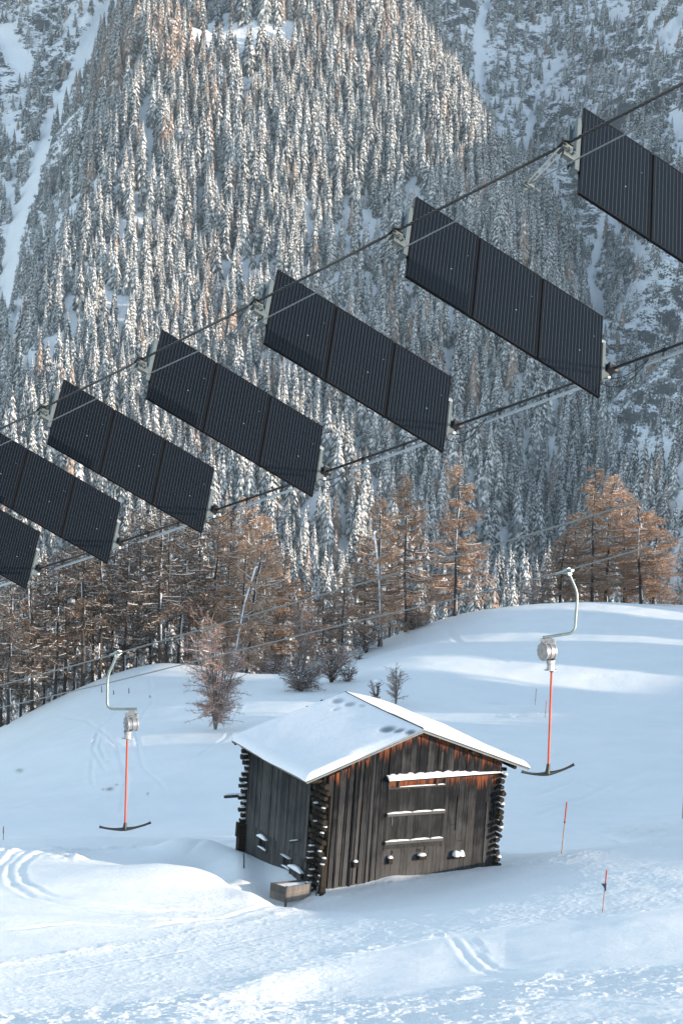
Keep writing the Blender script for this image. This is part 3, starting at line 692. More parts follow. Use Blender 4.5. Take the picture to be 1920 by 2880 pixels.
# battens over some joints at the left field
for x in (-2.62, -1.95, -1.72, -1.45, -3.3):
    z = roofz(x)-.3
    fw.box(x-.035, x+.035, FY-.055, FY-.02, fbot(x), z, 0, (RNG.rand(), .8), .004)
# small nails/patches, slots and loose battens on the right
for (x, z0, z1, t) in [(3.42, -5.7, -3.2, .95), (2.05, -4.3, -2.9, .6), (1.15, -1.75, -1.05, 1.3)]:
    fw.box(x-.03, x+.03, FY-.075, FY-.03, z0, z1, 0, (t, 2.0), .004)
for (x0, x1, z) in [(1.6, 2.0, -4.05), (2.2, 2.5, -4.75), (1.48, 1.9, -3.6)]:
    fw.box(x0, x1, FY-.05, FY-.02, z-.008, z+.008, 0, (0, 3))
fw.build('front_wall', M_WALL, barn)
back = BB()
back.add([[-3.95, FY+.10, -7.2], [3.95, FY+.10, -7.2], [3.95, FY+.10, roofz(3.95)-.2], [0, FY+.10, -.2], [-3.95, FY+.10, roofz(3.95)-.2]], [[0, 1, 2, 3, 4]])
back.add([[-3.98, FY+.6, -7.2], [-3.98, 6.8, -7.2], [-3.98, 6.8, -1.75], [-3.98, FY+.6, -1.75]], [[0, 1, 2, 3]])
back.build('inner_wall', M_DARK, barn)
# log walls at the right and back
def log(m, a, b, r, mat=0):
    a = np.array(a, float); b = np.array(b, float); n = 5; P = [a+(b-a)*t for t in np.linspace(0, 1, n)]
    P = [p+RNG.uniform(-.012, .012, 3) for p in P]; m.tube(P, [r*RNG.uniform(.93, 1.05) for _ in P], 9, mat, (RNG.rand(), 1))
rw = BB(); bk = BB()
z = -7.2; k = 0
while z < -1.95:
    log(rw, (3.92, FY+.22, z), (3.92, 6.75, z), .125); log(bk, (-3.7, 6.85, z+.11), (3.9, 6.85, z+.11), .125); z += .235
g = -1.85
while g < -.25:
    xw = max(.2, -g/RS-.25); log(bk, (-xw, 6.85, g), (xw, 6.85, g), .12); g += .235
rw.build('side_log_wall', M_LOG, barn); bk.build('back_log_wall', M_LOG, barn)

def snowcap(m, x0, x1, y0, y1, z, h=.05, mat=0):
    nx, ny = 9, 4; X = np.linspace(0, 1, nx); Y = np.linspace(0, 1, ny); V = []
    for i, u in enumerate(X):
        for j, v in enumerate(Y):
            e = min(1, 4*min(u, 1-u)+.25)*min(1, 3*min(v, 1-v)+.3); V.append([x0+(x1-x0)*u, y0+(y1-y0)*v, z+h*e*RNG.uniform(.8, 1.2)])
    i = np.arange(nx*ny).reshape(nx, ny); m.add(V, np.stack([i[:-1, :-1], i[1:, :-1], i[1:, 1:], i[:-1, 1:]], -1).reshape(-1, 4), mat)
    base = [[x0, y0, z-.004], [x1, y0, z-.004], [x1, y1, z-.004], [x0, y1, z-.004]]
    m.add(base, [[0, 3, 2, 1]], mat)
    rim = [V[a] for a in i[:, 0]]; m.add(rim+[[p[0], p[1], z-.004] for p in rim], [[a, a+nx, a+nx+1, a+1] for a in range(nx-1)], mat)
    rim = [V[a] for a in i[:, -1]]; m.add(rim+[[p[0], p[1], z-.004] for p in rim], [[a, a+1, a+nx+1, a+nx] for a in range(nx-1)], mat)
    for q in (0, -1):
        rim = [V[a] for a in i[q]]; m.add(rim+[[p[0], p[1], z-.004] for p in rim], [[a, a+ny, a+ny+1, a+1] for a in range(ny-1)], mat)

def cap(parent, kind, *a, **k):
    m = BB(); (m.blob(*a, **k) if kind == 'blob' else snowcap(m, *a, **k)); return m.build('snow_cap', M_SNOW, parent, True)
def corner(which):
    """interlocking log ends at a corner: one part, the snow on them a sub-part"""
    m = BB(); sn = []; z = -7.0; k = 0
    while z < -2.0:
        r = .105*RNG.uniform(.72, 1.18)
        if which == 'near':
            y1 = RNG.uniform(.02, .26); x1 = -3.98+RNG.uniform(-.05, .04)
            log(m, (x1, y1, z), (x1, 1.3, z), r)                    # ends facing forward
            x0 = -4.32+RNG.uniform(-.1, .10); log(m, (x0, .72+RNG.uniform(-.03, .03), z+.12), (-3.8, .72, z+.12), r*.95)
            if z < -2.9 and RNG.rand() < .8:
                sn.append(('blob', (x1+RNG.uniform(-.05, .05), y1+.08, z+r*.85), .09, .10, .05))
                if RNG.rand() < .85: sn.append(('flat', x0+.02, x0+.30, .64, .80, z+.12+r*.86, .045))
        elif which == 'right':
            y1 = .12+RNG.uniform(-.12, .12); log(m, (3.93+RNG.uniform(-.03, .03), y1, z), (3.93, .8, z), r*.95)
            x0 = 4.26+RNG.uniform(-.12, .10); log(m, (3.75, .70, z+.12), (x0, .70, z+.12), r)
            if RNG.rand() < .25: sn.append(('blob', (3.98, y1+.06, z+r*.8), .10, .10, .07))
            if RNG.rand() < .22: sn.append(('flat', 4.02, x0-.02, .62, .78, z+.12+r*.86, .05))
        else:
            x0 = -4.38+RNG.uniform(-.13, .10)
            if z > -5.3:
                log(m, (x0, 6.85, z), (-3.8, 6.85, z), r*1.0); log(m, (-3.98, 6.4, z+.12), (-3.98, 7.2, z+.12), r)
                if RNG.rand() < .85: sn.append(('flat', x0+.02, x0+.26, 6.76, 6.93, z+r*.88, .06))
        z += .245*RNG.uniform(.94, 1.06)
    if which == 'back':       # squared post under the log ends
        m.box(-4.42, -4.12, 6.7, 6.95, -7.4, -5.35, 0, (.3, 1), .02); m.box(-4.5, -4.42, 6.75, 6.93, -5.9, -5.3, 0, (.8, 1), .01)
    if which == 'near':
        m.rbox(-4.06, -3.86, .04, .30, -7.1, -5.25, .03, 0, (.5, 1)); m.rbox(-3.86, -3.78, .1, .5, -7.1, -2.4, .02, 0, (.1, 1))
    o = m.build('corner_logs', M_LOG, barn); [cap(o, *q) for q in sn]; return o
for q in ('near', 'right', 'back'): corner(q)

# left wall: upper boards overlap the lower ones
lw = BB(); LX = -4.10
plank_run(lw, 'y', 1.25, 6.75, .15, .27, lambda y: -1.70-.02*RNG.rand(), lambda y: -5.28+.02*(y-1)-.06*RNG.rand(), LX-.03, .03, 0, bulge=.02, ragged=.05)
lw.build('upper_side_boards', M_WALLC, barn)
lo = BB()
def side_field(y0, y1, zt, zb): plank_run(lo, 'y', y0, y1, .16, .25, lambda y: zt, lambda y: zb, LX+.01, .03, 0, toner=(.35, 1), wearoff=2.2, bulge=.006)
side_field(5.45, 6.75, -5.2, -7.3); side_field(4.62, 5.45, -5.2, -5.52); side_field(4.62, 5.45, -5.98, -7.3)
side_field(3.22, 4.62, -5.2, -7.3); side_field(2.45, 3.22, -5.2, -5.66); side_field(2.45, 3.22, -6.14, -7.3); side_field(1.25, 2.45, -5.2, -7.3)
lo.build('lower_side_boards', M_WALLC, barn)
def side_window(y0, y1, z0, z1, bars, snow):
    f = BB(); x0, x1 = LX-.075, LX+.0
    f.box(x0, x1, y0-.03, y0+.03, z0, z1, 0, (.9, 3)); f.box(x0, x1, y1-.03, y1+.03, z0, z1, 0, (.9, 3))
    f.box(x0-.02, x1, y0-.05, y1+.05, z1-.03, z1+.05, 0, (.8, 3)); f.box(x0-.01, x1, y0-.03, y1+.03, z0-.04, z0+.03, 0, (.8, 3))
    fr = f.build('window', M_WALLC, barn)
    p = BB(); p.box(LX+.03, LX+.04, y0, y1, z0, z1); p.build('opening', M_DARK, fr)
    b = BB()
    for k in range(bars):
        yy = y0+(y1-y0)*(k+1)/(bars+1); b.rbox(LX-.02, LX+.01, yy-.014, yy+.014, z0+.03, z1-.03, .004, 0, (.9, 3))
    b.build('bars', M_WALLC, fr)
    cap(fr, 'flat', x0-.10, x1-.02, y0-.02, y1+.05, z1+.052, snow); cap(fr, 'flat', x0-.05, x1-.03, y0, y1, z0+.031, .05)
side_window(4.68, 5.40, -5.95, -5.54, 1, .13); side_window(2.5, 3.18, -6.10, -5.68, 3, .03)
# hinged trough lid with snow, short beams sticking out
sh = BB(); sh.box(LX-.20, LX-.03, 1.35, 2.40, -5.95, -5.88, 0, (.7, 3)); plank_run(sh, 'y', 1.35, 2.40, .16, .22, lambda y: -5.95, lambda y: -6.6, LX-.12, .03, wearoff=3)
so2 = sh.build('shelf', M_WALLC, barn); sn = BB(); snowcap(sn, LX-.24, LX-.05, 1.30, 2.42, -5.878, .17); sn.build('snow', M_SNOW, so2, True)
for (a, b, wd) in [((LX-.55, 1.75, -4.72), (LX+.1, 1.75, -4.62), .07), ((LX-.95, 7.02, -4.25), (LX+.3, 7.02, -4.25), .10)]:
    st = BB(); st.bar(a, b, wd, wd, (0, 0, 1), 0, (.7, 3)); s_o = st.build('beam_end', M_WALLC, barn)
    sn = BB(); snowcap(sn, a[0], LX-.1, a[1]-.035, a[1]+.035, a[2]+wd*.55+.03, .035); sn.build('snow', M_SNOW, s_o, True)

# awning board above the hay door
aw = BB(); V = []
aw.hexa([[-1.27, .15, -2.06], [3.94, .36, -2.10], [3.94, .44, -2.10], [-1.27, .40, -2.06], [-1.27, .15, -2.02], [3.94, .36, -2.05], [3.94, .44, -2.05], [-1.27, .40, -2.0]], 0, (.2, 2))
awo = aw.build('awning', M_WALL, barn)
sn = BB(); n = 46; X = np.linspace(-1.30, 3.9, n); rows = []
for i, x in enumerate(X):
    q = i/(n-1); hh = (.15+.035*abs(math.sin(x*5.2)))*(1-.72*sstep(.45, 1, q)); y0 = .13+.22*q; yb = .415
    rows.append([[x, y0, -2.03], [x, y0-.01, -2.03+hh*.5], [x, y0+.05, -2.03+hh*.85], [x, (y0+yb)/2, -2.03+hh], [x, yb, -2.03+hh*(.85+.5*abs(math.sin(x*7.5)))]])
V = np.array(rows); i = np.arange(n*5).reshape(n, 5); sn.add(V.reshape(-1, 3), np.stack([i[:-1, :-1], i[:-1, 1:], i[1:, 1:], i[1:, :-1]], -1).reshape(-1, 4)); sn.add(V[0], [[0, 1, 2, 3, 4]]); sn.add(V[-1], [[4, 3, 2, 1, 0]])
sn.build('snow', M_SNOW, awo, True)

# hay door with its transom
tr = BB(); tr.box(-1.18, 1.42, .36, .43, -2.44, -2.36, 0, (.5, 3), .004)
for x in (-1.16, -.72, .98, 1.40): tr.box(x-.03, x+.03, .37, .425, -2.36, -2.12, 0, (.6, 3), .003)
plank_run(tr, 'x', -1.15, 1.40, .14, .24, lambda x: -2.06, lambda x: -2.40, .47, .02, wearoff=-.05)
tro = tr.build('transom', M_WALL, barn); cap(tro, 'flat', -.68, .94, .35, .43, -2.358, .028); cap(tro, 'flat', 1.02, 1.36, .35, .43, -2.358, .028)
dr = BB(); plank_run(dr, 'x', -1.14, 1.38, .10, .16, lambda x: -2.46, lambda x: -4.62, .415, .03, gap=.006, bulge=.003, toner=(.1, .8), wearoff=.5)
plank_run(dr, 'x', -1.20, -1.14, .06, .06, lambda x: -2.3, lambda x: -4.9, .42, .03, wearoff=1); plank_run(dr, 'x', 1.39, 1.47, .08, .08, lambda x: -2.3, lambda x: -4.9, .42, .03, wearoff=1)
dr.box(-1.16, 1.38, .385, .43, -4.86, -4.66, 0, (.3, 3), .004)
dro = dr.build('hay_door', M_DOOR, barn)
for zc, in ((-3.45,), (-4.58,)):
    b = BB(); b.box(-1.19, 1.41, .27, .385, zc-.06, zc+.05, 0, (.95, 4), .006); bo = b.build('crossbar', M_WALLC, dro)
    cap(bo, 'flat', -1.19, -.1, .265, .375, zc+.058, .05); cap(bo, 'flat', -.06, .80, .265, .375, zc+.058, .045); cap(bo, 'flat', .85, 1.40, .265, .375, zc+.058, .042)
b = BB(); b.tube([[-.94, .37, -3.55], [-.92, .36, -3.72], [-.93, .36, -3.9]], .016, 6); b.build('latch', M_GALV, dro)
# slots and snow-topped beam ends low on the front
sl_ = BB()
for (x, z0, z1, wd) in [(-.78, -5.08, -4.93, .035), (.70, -4.98, -4.84, .03), (.40, -5.06, -4.94, .09), (-1.22, -6.2, -6.1, .025), (-1.26, -5.0, -3.9, .02)]:
    sl_.box(x-wd, x+wd, FY-.045, FY-.032, z0, z1)
sl_.build('slots', M_DARK, barn)
for (x, z, wd, hh, dp, sw, sh_) in [(-2.44, -5.36, .10, .22, .14, .11, .08), (-.90, -5.32, .10, .24, .16, .11, .09), (.50, -5.26, .17, .17, .24, .19, .09), (2.06, -5.36, .12, .10, .26, .14, .22), (2.30, -5.36, .11, .10, .26, .14, .22)]:
    b = BB(); b.rbox(x-wd, x+wd, FY-.03-dp, FY-.03, z-hh/2, z+hh/2, .02, 0, (.6, 1)); bo = b.build('beam_end', M_LOG, barn)
    sn = BB(); sn.blob((x, FY-.03-dp*.55, z+hh/2-.004), sw, dp*.62, sh_); sn.build('snow', M_SNOW, bo, True)

# roof
rf = BB(); L0, L1 = 0.0, 6.75
def slope(sgn):
    x1 = 5.0*sgn; th = .07
    P = []
    for y in np.linspace(L0, L1, 9):
        for t in np.linspace(0, 1, 5):
            x = x1*t; P.append([x, y, roofz(x, y)])
    i = np.arange(45).reshape(9, 5); F = np.stack([i[:-1, :-1], i[:-1, 1:], i[1:, 1:], i[1:, :-1]], -1).reshape(-1, 4)
    P = np.array(P); rf.add(P, F); rf.add(P-[0, 0, th], F[:, ::-1])
    for e in (i[0], i[-1], i[:, -1]):
        a = P[e]; rf.add(np.r_[a, a-[0, 0, th]], [[k, k+1, k+1+len(e), k+len(e)] for k in range(len(e)-1)])
    # edge boards
    for y in (L0+.015, L1-.015): rf.bar((0, y, -.05), (x1, y, roofz(5)-.05), .03, .13, (0, 0, 1))
slope(-1); slope(1)
roof = rf.build('roof', M_ROOFM, barn)
pu = BB()
for x in (-4.6, -2.4, 0, 2.4, 4.4): pu.tube([(x, .1, roofz(x)-.2), (x, 6.7, roofz(x)-.2)], .08, 7)
for y in (1.2, 2.6, 4.0, 5.4, 6.6):
    for sg in (-1, 1): pu.bar((0, y, -.14), (4.95*sg, y, roofz(5)-.14), .09, .11)
pu.build('rafters', M_LOG, roof)
# melted ovals beside the ridge, (fraction down the slope, metres along, half sizes, strength)
ROOFSPOT = [(.17, 1.35, .06, .36, .9), (.13, .80, .045, .22, .85), (.09, .26, .04, .26, .95), (.10, 5.25, .045, .26, .6), (.13, 6.05, .05, .30, .6), (.22, 5.3, .03, .16, .25), (.05, 4.65, .025, .2, .4)]
def roof_snow(sgn):
    m = BB(); ny, nx = 90, 70; Y = np.linspace(L0-.02, L1+.02, ny); T = np.linspace(0, 1, nx); TT, YY = np.meshgrid(T, Y)
    X = (5.03+.05*fbm(YY, YY*0+sgn, 1.3, 3, 64)*TT)*TT*sgn; n = fbm(X*1.0, YY, .5, 3, 60)
    edge = np.minimum(1, np.sqrt(np.clip(np.minimum(YY-L0+.02, L1+.02-YY)/.16, 0, 1)))
    eave = np.sqrt(np.clip((1-TT)/.05, 0, 1)); rid = np.clip(.35+TT*6, 0, 1)
    if sgn < 0:
        th = (.05+.17*sstep(.05, .8, TT)+.03*n)*edge*(.25+.75*eave)*rid; th *= 1-.75*(1-sstep(0, .6, YY))*(1-sstep(.5, .62, TT))
        wear = np.zeros_like(X)
        for (t, y, sx_, sy_, s) in ROOFSPOT:
            q = np.exp(-(((TT-t)/sx_)**2+((YY-y)/sy_)**2)**2); wear = np.maximum(wear, q*s); th = th*(1-.5*q)
        for y in np.linspace(.5, 6.4, 11):
            q = np.exp(-((YY-y-.25*fbm(X, YY, .6, 2, 61))/.02)**2)*(1-sstep(.35, .62, TT))*sstep(.05, .15, TT); wear = np.maximum(wear, .10*q)
    else:
        th = (.10+.10*sstep(0, .3, TT)+.05*n+.05*np.exp(-((TT-.42)/.16)**2))*edge**.7*(.35+.65*eave)*(.5+.5*rid); wear = np.zeros_like(X)
    Z = -np.abs(X)*RS+.008+th-.04*np.sin(np.clip(YY/6.75, 0, 1)*math.pi)
    i = np.arange(ny*nx).reshape(ny, nx); F = np.stack([i[:-1, :-1], i[:-1, 1:], i[1:, 1:], i[1:, :-1]], -1).reshape(-1, 4)
    if sgn < 0: F = F[:, ::-1]
    m.add(np.stack([X, YY, Z], -1), F, 0, np.stack([np.zeros(ny*nx), wear.ravel()], 1))
    for e in (i[0], i[-1], i[:, -1]):
        a = np.stack([X, YY, Z], -1).reshape(-1, 3)[e]; b = a.copy(); b[:, 2] = -np.abs(b[:, 0])*RS+.004-.04*np.sin(np.clip(b[:, 1]/6.75, 0, 1)*math.pi)
        m.add(np.r_[a, b], [[k, k+1, k+1+len(e), k+len(e)] for k in range(len(e)-1)])
    return m.build('snow_layer', M_SNOW, roof, True)
roof_snow(-1); roof_snow(1)
tag(barn, 'old weathered log barn with a snow-covered gable roof standing on the piste edge', 'barn')

# trough and stakes by the barn's near corner
tro_ = empty('feed_trough', M=mat4(BR, bw(-5.0, .8, -6.6)))
class TB(MB):
    def build(s, name, mats, parent=None, smooth=False):
        s.v = [v-np.array([-5.0, .8, -6.6]) for v in s.v]; return super().build(name, mats, parent, smooth)
A_, B_, C_ = np.array([-5.72, 1.02, 0]), np.array([-5.38, .28, 0]), np.array([-4.28, .42, 0])
for nm, (p, q, zt) in (('end_board', (A_, B_, -6.02)), ('side_board', (B_, C_, -6.02))):
    b = TB()
    for k in range(2): b.bar(p+[0, 0, zt-.17-.31*k], q+[0, 0, zt-.17-.31*k+(.05 if nm == 'side_board' else 0)], .035, .30, (0, 0, 1), 0, (RNG.rand(), 1.5+k))
    b.build(nm, M_TROUGH, tro_)
b = TB(); off = np.array([.25, .75, 0]); b.bar(A_+[0, 0, -6.2], C_+off*.9+[0, 0, -6.2], .035, .3, (0, 0, 1), 0, (.5, 1.5)); b.build('side_board', M_TROUGH, tro_)
b = TB(); b.rbox(B_[0]-.05, B_[0]+.03, B_[1]-.02, B_[1]+.06, -6.95, -6.0, .01, 0, (.2, 2)); b.build('post', M_TROUGH, tro_)
sn = TB(); V = [A_*.95+C_*.05, B_*.9+C_*.1, C_, C_+off*.8, (A_+C_+off)/2+[0, .1, 0]]; V = [[p[0], p[1], -6.13+RNG.uniform(-.02, .02)] for p in V]
sn.add(V+[[np.mean([p[0] for p in V]), np.mean([p[1] for p in V]), -6.05]], [[0, 1, 5], [1, 2, 5], [2, 3, 5], [3, 4, 5], [4, 0, 5]]); sn.build('snow', M_SNOW, tro_, True)
tag(tro_, 'pale plank feed trough half buried in snow at the barn corner', 'trough')

def stake(px, py0, py1, d, r, mats, label, cat, name, group=None, split=None, lean=0):
    """a pole with its foot on the ground under pixel (px,py1) and its tip at py0"""
    g = hit(px, py1) if d is None else at(px, py1, d); dd = float(proj(g[None])[2][0]); h = (py1-py0)/FPX*dd/math.cos(math.radians(12))
    z = gz(g[0], g[1]); e = empty(name, (g[0], g[1], z))
    up = np.array([lean*h, 0, h]); f = split or 0
    if split:
        m = MB(); m.tube([[0, 0, -.3], up*f], r*.8, 7); m.build('lower_shaft', mats[0], e)
        m = MB(); m.tube([up*f, up], r, 7); m.lathe(up, up, [(0, r), (.02, r*.8), (.03, 0.001)], 7); m.build('marker_tube', mats[1], e)
        m = MB(); m.lathe(up*f, up, [(-.03, r*1.25), (.03, r*1.25), (.035, r)], 8); m.build('collar', M_BLACK, e)
    else:
        m = MB(); m.tube([[0, 0, -.3], up*.5+[r*.4, 0, 0], up], [r*1.1, r, r*.8], 6); o = m.build('shaft', mats[0], e)
    tag(e, label, cat, group); return e
PG = 'orange piste marker poles'
s1 = stake(1577, 2258, 2405, None, .028, (M_POLEW, M_ORANGE), 'orange-topped marker pole right of the barn at the piste edge', 'marker pole', 'piste_pole', PG, .62, .045)
s2 = stake(1692, 2446, 2565, None, .024, (M_POLEW, M_ORANGE), 'orange-topped marker pole with a small dark plate, nearest of the piste poles', 'marker pole', 'piste_pole', PG, .66, .045)
pl_ = MB(); pl_.add([[-.10, -.03, .98], [.08, -.03, .98], [.08, -.03, .70], [.02, -.03, .80], [0, -.03, .86]], [[0, 1, 2, 3, 4]]); pl_.add([[-.10, -.024, .98], [.08, -.024, .98], [.08, -.024, .70], [.02, -.024, .80], [0, -.024, .86]], [[4, 3, 2, 1, 0]]); pl_.build('small_plate', M_BLUE, s2)
stake(1917, 2195, 2300, None, .03, (M_POLEW, M_ORANGE), 'orange marker pole at the right edge of the picture', 'marker pole', 'piste_pole', PG, .55, .0)
stake(10, 2325, 2362, None, .02, (M_POLEW, M_ORANGE), 'short thin orange marker pole on the knoll at the far left', 'marker pole', 'piste_pole', PG, .6, .0)
stake(1506, 1904, 1950, None, .02, (M_POLEW, M_ORANGE), 'faint distant orange marker pole on the upper hill left of the lift pole', 'marker pole', 'piste_pole', PG, .3, .0)
stake(1532, 1974, 2020, None, .02, (M_POLEW, M_ORANGE), 'faint distant orange marker pole on the hill close beside the red lift pole', 'marker pole', 'piste_pole', PG, .3, .0)
stake(687, 2374, 2416, 99, .03, (M_BARK,), 'thin dark stake in the snow left of the barn', 'stake', 'wooden_stake', None, None, -.05)
FGp = 'short stakes on the left hill'
for (x, a, b, lab) in [(287, 1948, 1965, 'short leaning dark stake on the left hill, leftmost of the row of stakes'), (319, 1960, 1972, 'short dark stake on the left hill, second of the row from the left'), (362, 1954, 1969, 'dark stake on the left hill, third of the row from the left'), (421, 1979, 1985, 'tiny dark stake on the left hill, last on the right of the row')]:
    stake(x, a, b, None, .035, (M_BARK,), lab, 'stake', 'wooden_stake', FGp, None, -.15 if x < 300 else 0)
stk = MB(); stk.bar((-4.2, .30, -7.0), (-4.02, .10, -5.45), .05, .04, (1, 0, 0), 0, (.4, 3)); o = stk.build('leaning_board', M_TROUGH); o.matrix_world = mat4(BR, BP); tag(o, 'narrow board leaning on the near corner logs of the barn', 'board')

# ------------------------------------------------------------------ solar wings on their cables
def rv(r):
    r = np.array(r, float); t = np.linalg.norm(r)+1e-12; k = r/t; K = np.array([[0, -k[2], k[1]], [k[2], 0, -k[0]], [-k[1], k[0], 0]])
    return np.eye(3)+math.sin(t)*K+(1-math.cos(t))*K@K
WINGFIT = ([-0.77299, -0.54908, 0.33863], [-2.76609, -2.82061, 38.39735], [1.87842, -0.59694, -3.35549], [-0.00855, -0.00567, 0.03919], [0.0057, 0.00803, -4e-05])
W_R0, W_P0, W_D, W_E, W_DR = WINGFIT
def wing_pose(k):
    q = k-2; R = rv(np.array(W_DR)*q) @ rv(W_R0); P = np.array(W_P0)+q*np.array(W_D)+q*q*np.array(W_E)
    R = CM @ R; P = CM @ P
    # local frame: x along the wing, y towards the upper edge, z out of the glass
    return np.stack([R[:, 0], -R[:, 1], -R[:, 2]], 1), P
def wing_pt(k, u, v, n=0):
    R, P = wing_pose(k); return P+R @ np.array([u, -v, n])
WG = 'solar wings hung between the two cables'
names = {-1: 'solar wing cut by the left edge of the picture, lowest of the row', 0: 'partly visible solar wing, second from the left in the descending row', 1: 'solar wing third from the left, first one showing all three modules whole',
         2: 'solar wing fourth from the left, its lower corner over the brown larches', 3: 'solar wing fifth from the left, in the middle of the row before the spruce forest',
         4: 'large whole solar wing second from the right of the row', 5: 'largest and highest solar wing, cut by the right edge of the picture'}
def rel_build(mb_, name, mats, parent, smooth=False): return mb_.build(name, mats, parent, smooth)
cellm = MB(); cellm.add([[-.478, -.803, 0], [.478, -.803, 0], [.478, .803, 0], [-.478, .803, 0]], [[0, 1, 2, 3]]); cell_data = cellm.data('glass', M_CELL)
fr = MB(); t_, b_ = .035, .020
for (x0, x1, y0, y1) in [(-.5, .5, -.825, -.803), (-.5, .5, .803, .825), (-.5, -.478, -.803, .803), (.478, .5, -.803, .803)]: fr.rbox(x0, x1, y0, y1, -t_, .004, .003)
fr.box(-.478, .478, -.803, .803, -.012, -.004); frame_data = fr.data('module_frame', M_FRAME)
def linkobj(name, data, parent, loc=(0, 0, 0)):
    o = bpy.data.objects.new(name, data); COL.objects.link(o); o.parent = parent; o.location = loc; return o
first = None
for k in range(-1, 6):
    R, P = wing_pose(k); e = empty('solar_wing', M=mat4(R, P)); tag(e, names[k], 'solar panel', WG)
    for j in range(3):
        fo = linkobj('solar_module', frame_data, e, (.5+j*1.03, -.825, 0)); g_ = linkobj('glass', cell_data, fo, (0, 0, .0))
    if first is None:
        parts = []
        m = MB(); 
        for y in (-.42, -1.22): m.rbox(-.10, 3.16, y-.03, y+.03, -.11, -.050, .005)
        parts.append(('cross_rail', m.data('cross_rail', M_STEEL)))
        for x in (1.015, 2.045): m = MB(); m.box(x-.0125, x+.0125, -1.648, -.002, -.042, -.010); parts.append(('seam_cover', m.data('seam_cover', M_FRAME)))
        m = MB(); m.rbox(-.085, -.025, -1.28, -.30, -.10, .01, .006); m.box(-.12, -.085, -1.22, -.36, -.095, -.085); m.box(-.025, -.004, -1.24, -.34, -.04, -.01, 0)
        parts.append(('end_channel', m.data('end_channel', M_STEELP)))
        m = MB(); m.rbox(3.075, 3.13, -1.30, -.52, -.09, -.0, .006); m.hexa([[3.12, -1.16, -.07], [3.22, -1.08, -.07], [3.22, -.86, -.07], [3.12, -.72, -.07], [3.12, -1.16, -.03], [3.22, -1.08, -.03], [3.22, -.86, -.03], [3.12, -.72, -.03]])
        m.box(3.17, 3.24, -1.02, -.88, -.14, .05)
        parts.append(('lower_bracket', m.data('lower_bracket', M_STEELP)))
        m = MB(); m.lathe((3.20, -.96, 0), (1, .2, .15), [(0, .001), (0, .055), (.05, .06), (.10, .05), (.13, .03), (.13, .001)], 12); m.rbox(3.16, 3.26, -1.03, -.90, -.05, .05, .01)
        parts.append(('lower_clamp', m.data('lower_clamp', M_BLACK)))
        # upper clamp: two jaws, saddle and bolts
        m = MB(); c = np.array([-.235, -1.0, 0])
        m.rbox(c[0]-.075, c[0]+.075, c[1]-.02, c[1]+.075, -.06, .06, .012); m.rbox(c[0]-.02, c[0]+.15, c[1]-.16, c[1]-.03, -.04, .03, .01)
        m.rbox(c[0]+.10, c[0]+.16, c[1]-.18, c[1]+.12, -.06, -.02, .006); m.box(c[0]-.06, c[0]+.02, c[1]-.07, c[1]-.02, -.08, .05)
        for (dx, dy) in ((-.05, .05), (.05, .05), (.03, -.10), (.09, -.10), (-.03, -.04)): m.lathe((c[0]+dx, c[1]+dy, .02), (0, 0, 1), [(0, .016), (.06, .016), (.06, .001)], 6)
        m.hexa([[c[0]-.06, c[1]+.075, -.05], [c[0]+.05, c[1]+.075, -.05], [c[0]+.03, c[1]+.12, -.04], [c[0]-.04, c[1]+.11, -.04], [c[0]-.06, c[1]+.075, .05], [c[0]+.05, c[1]+.075, .05], [c[0]+.03, c[1]+.12, .03], [c[0]-.04, c[1]+.11, .03]])
        parts.append(('upper_clamp', m.data('upper_clamp', M_STEELP)))
        m = MB(); m.rbox(c[0]-.085, c[0]+.07, c[1]+.0, c[1]+.035, .055, .085, .005); m.rbox(c[0]-.09, c[0]-.06, c[1]-.06, c[1]+.05, -.02, .075, .005)
        parts.append(('clamp_jaw', m.data('clamp_jaw', M_BLACK)))
        parts.append(('_strut', None)); first = parts
    for nm, dt in first:
        if dt: linkobj(nm, dt, e)
    # strut reaching down to the thin rope
    su, sv_ = {5: (-.669, 2.096), 4: (-.538, 1.921), 3: (-.475, 1.887), 2: (-.434, 1.754)}.get(k, (-.39, 1.72))
    m = MB(); a = np.array([-.25, -1.03, -.01]); b = np.array([su, -sv_, 0]); m.bar(a+[-.03, 0, 0], b+[-.01, .05, 0], .015, .035, (0, 0, 1)); m.bar(a+[.02, -.02, 0], b+[.02, .03, 0], .015, .035, (0, 0, 1))
    m.rbox(b[0]-.035, b[0]+.06, b[1]-.025, b[1]+.03, -.03, .03, .01); m.lathe(b+[-.02, 0, -.05], (0, 0, 1), [(0, .001), (0, .05), (.025, .035), (.05, .05), (.05, .001)], 14)
    if k in (5, 4): m.rbox(b[0]+.09, b[0]+.14, b[1]-.05, b[1]-.01, -.03, .03, .006)
    m.build('strut', M_STEELP, e)
    # black connector loops at the lower end
    m = MB()
    for (y, s) in ((-1.18, .10), (-1.30, .17)):
        A0 = np.array([3.10, y, -.05]); B0 = R.T @ (wing_pt(k, 3.214, .96)+(wing_pt(k+1, 3.214, .96)-wing_pt(k, 3.214, .96))*.22-P)+[0, -.10, 0]
        t = np.linspace(0, 1, 12)[:, None]; Q = A0+(B0-A0)*t; Q = Q-R.T @ np.array([0, 0, 1.])*s*np.sin(t*math.pi); m.tube(Q, .006, 5)
    m.build('connector_cable', M_BLACK, e)

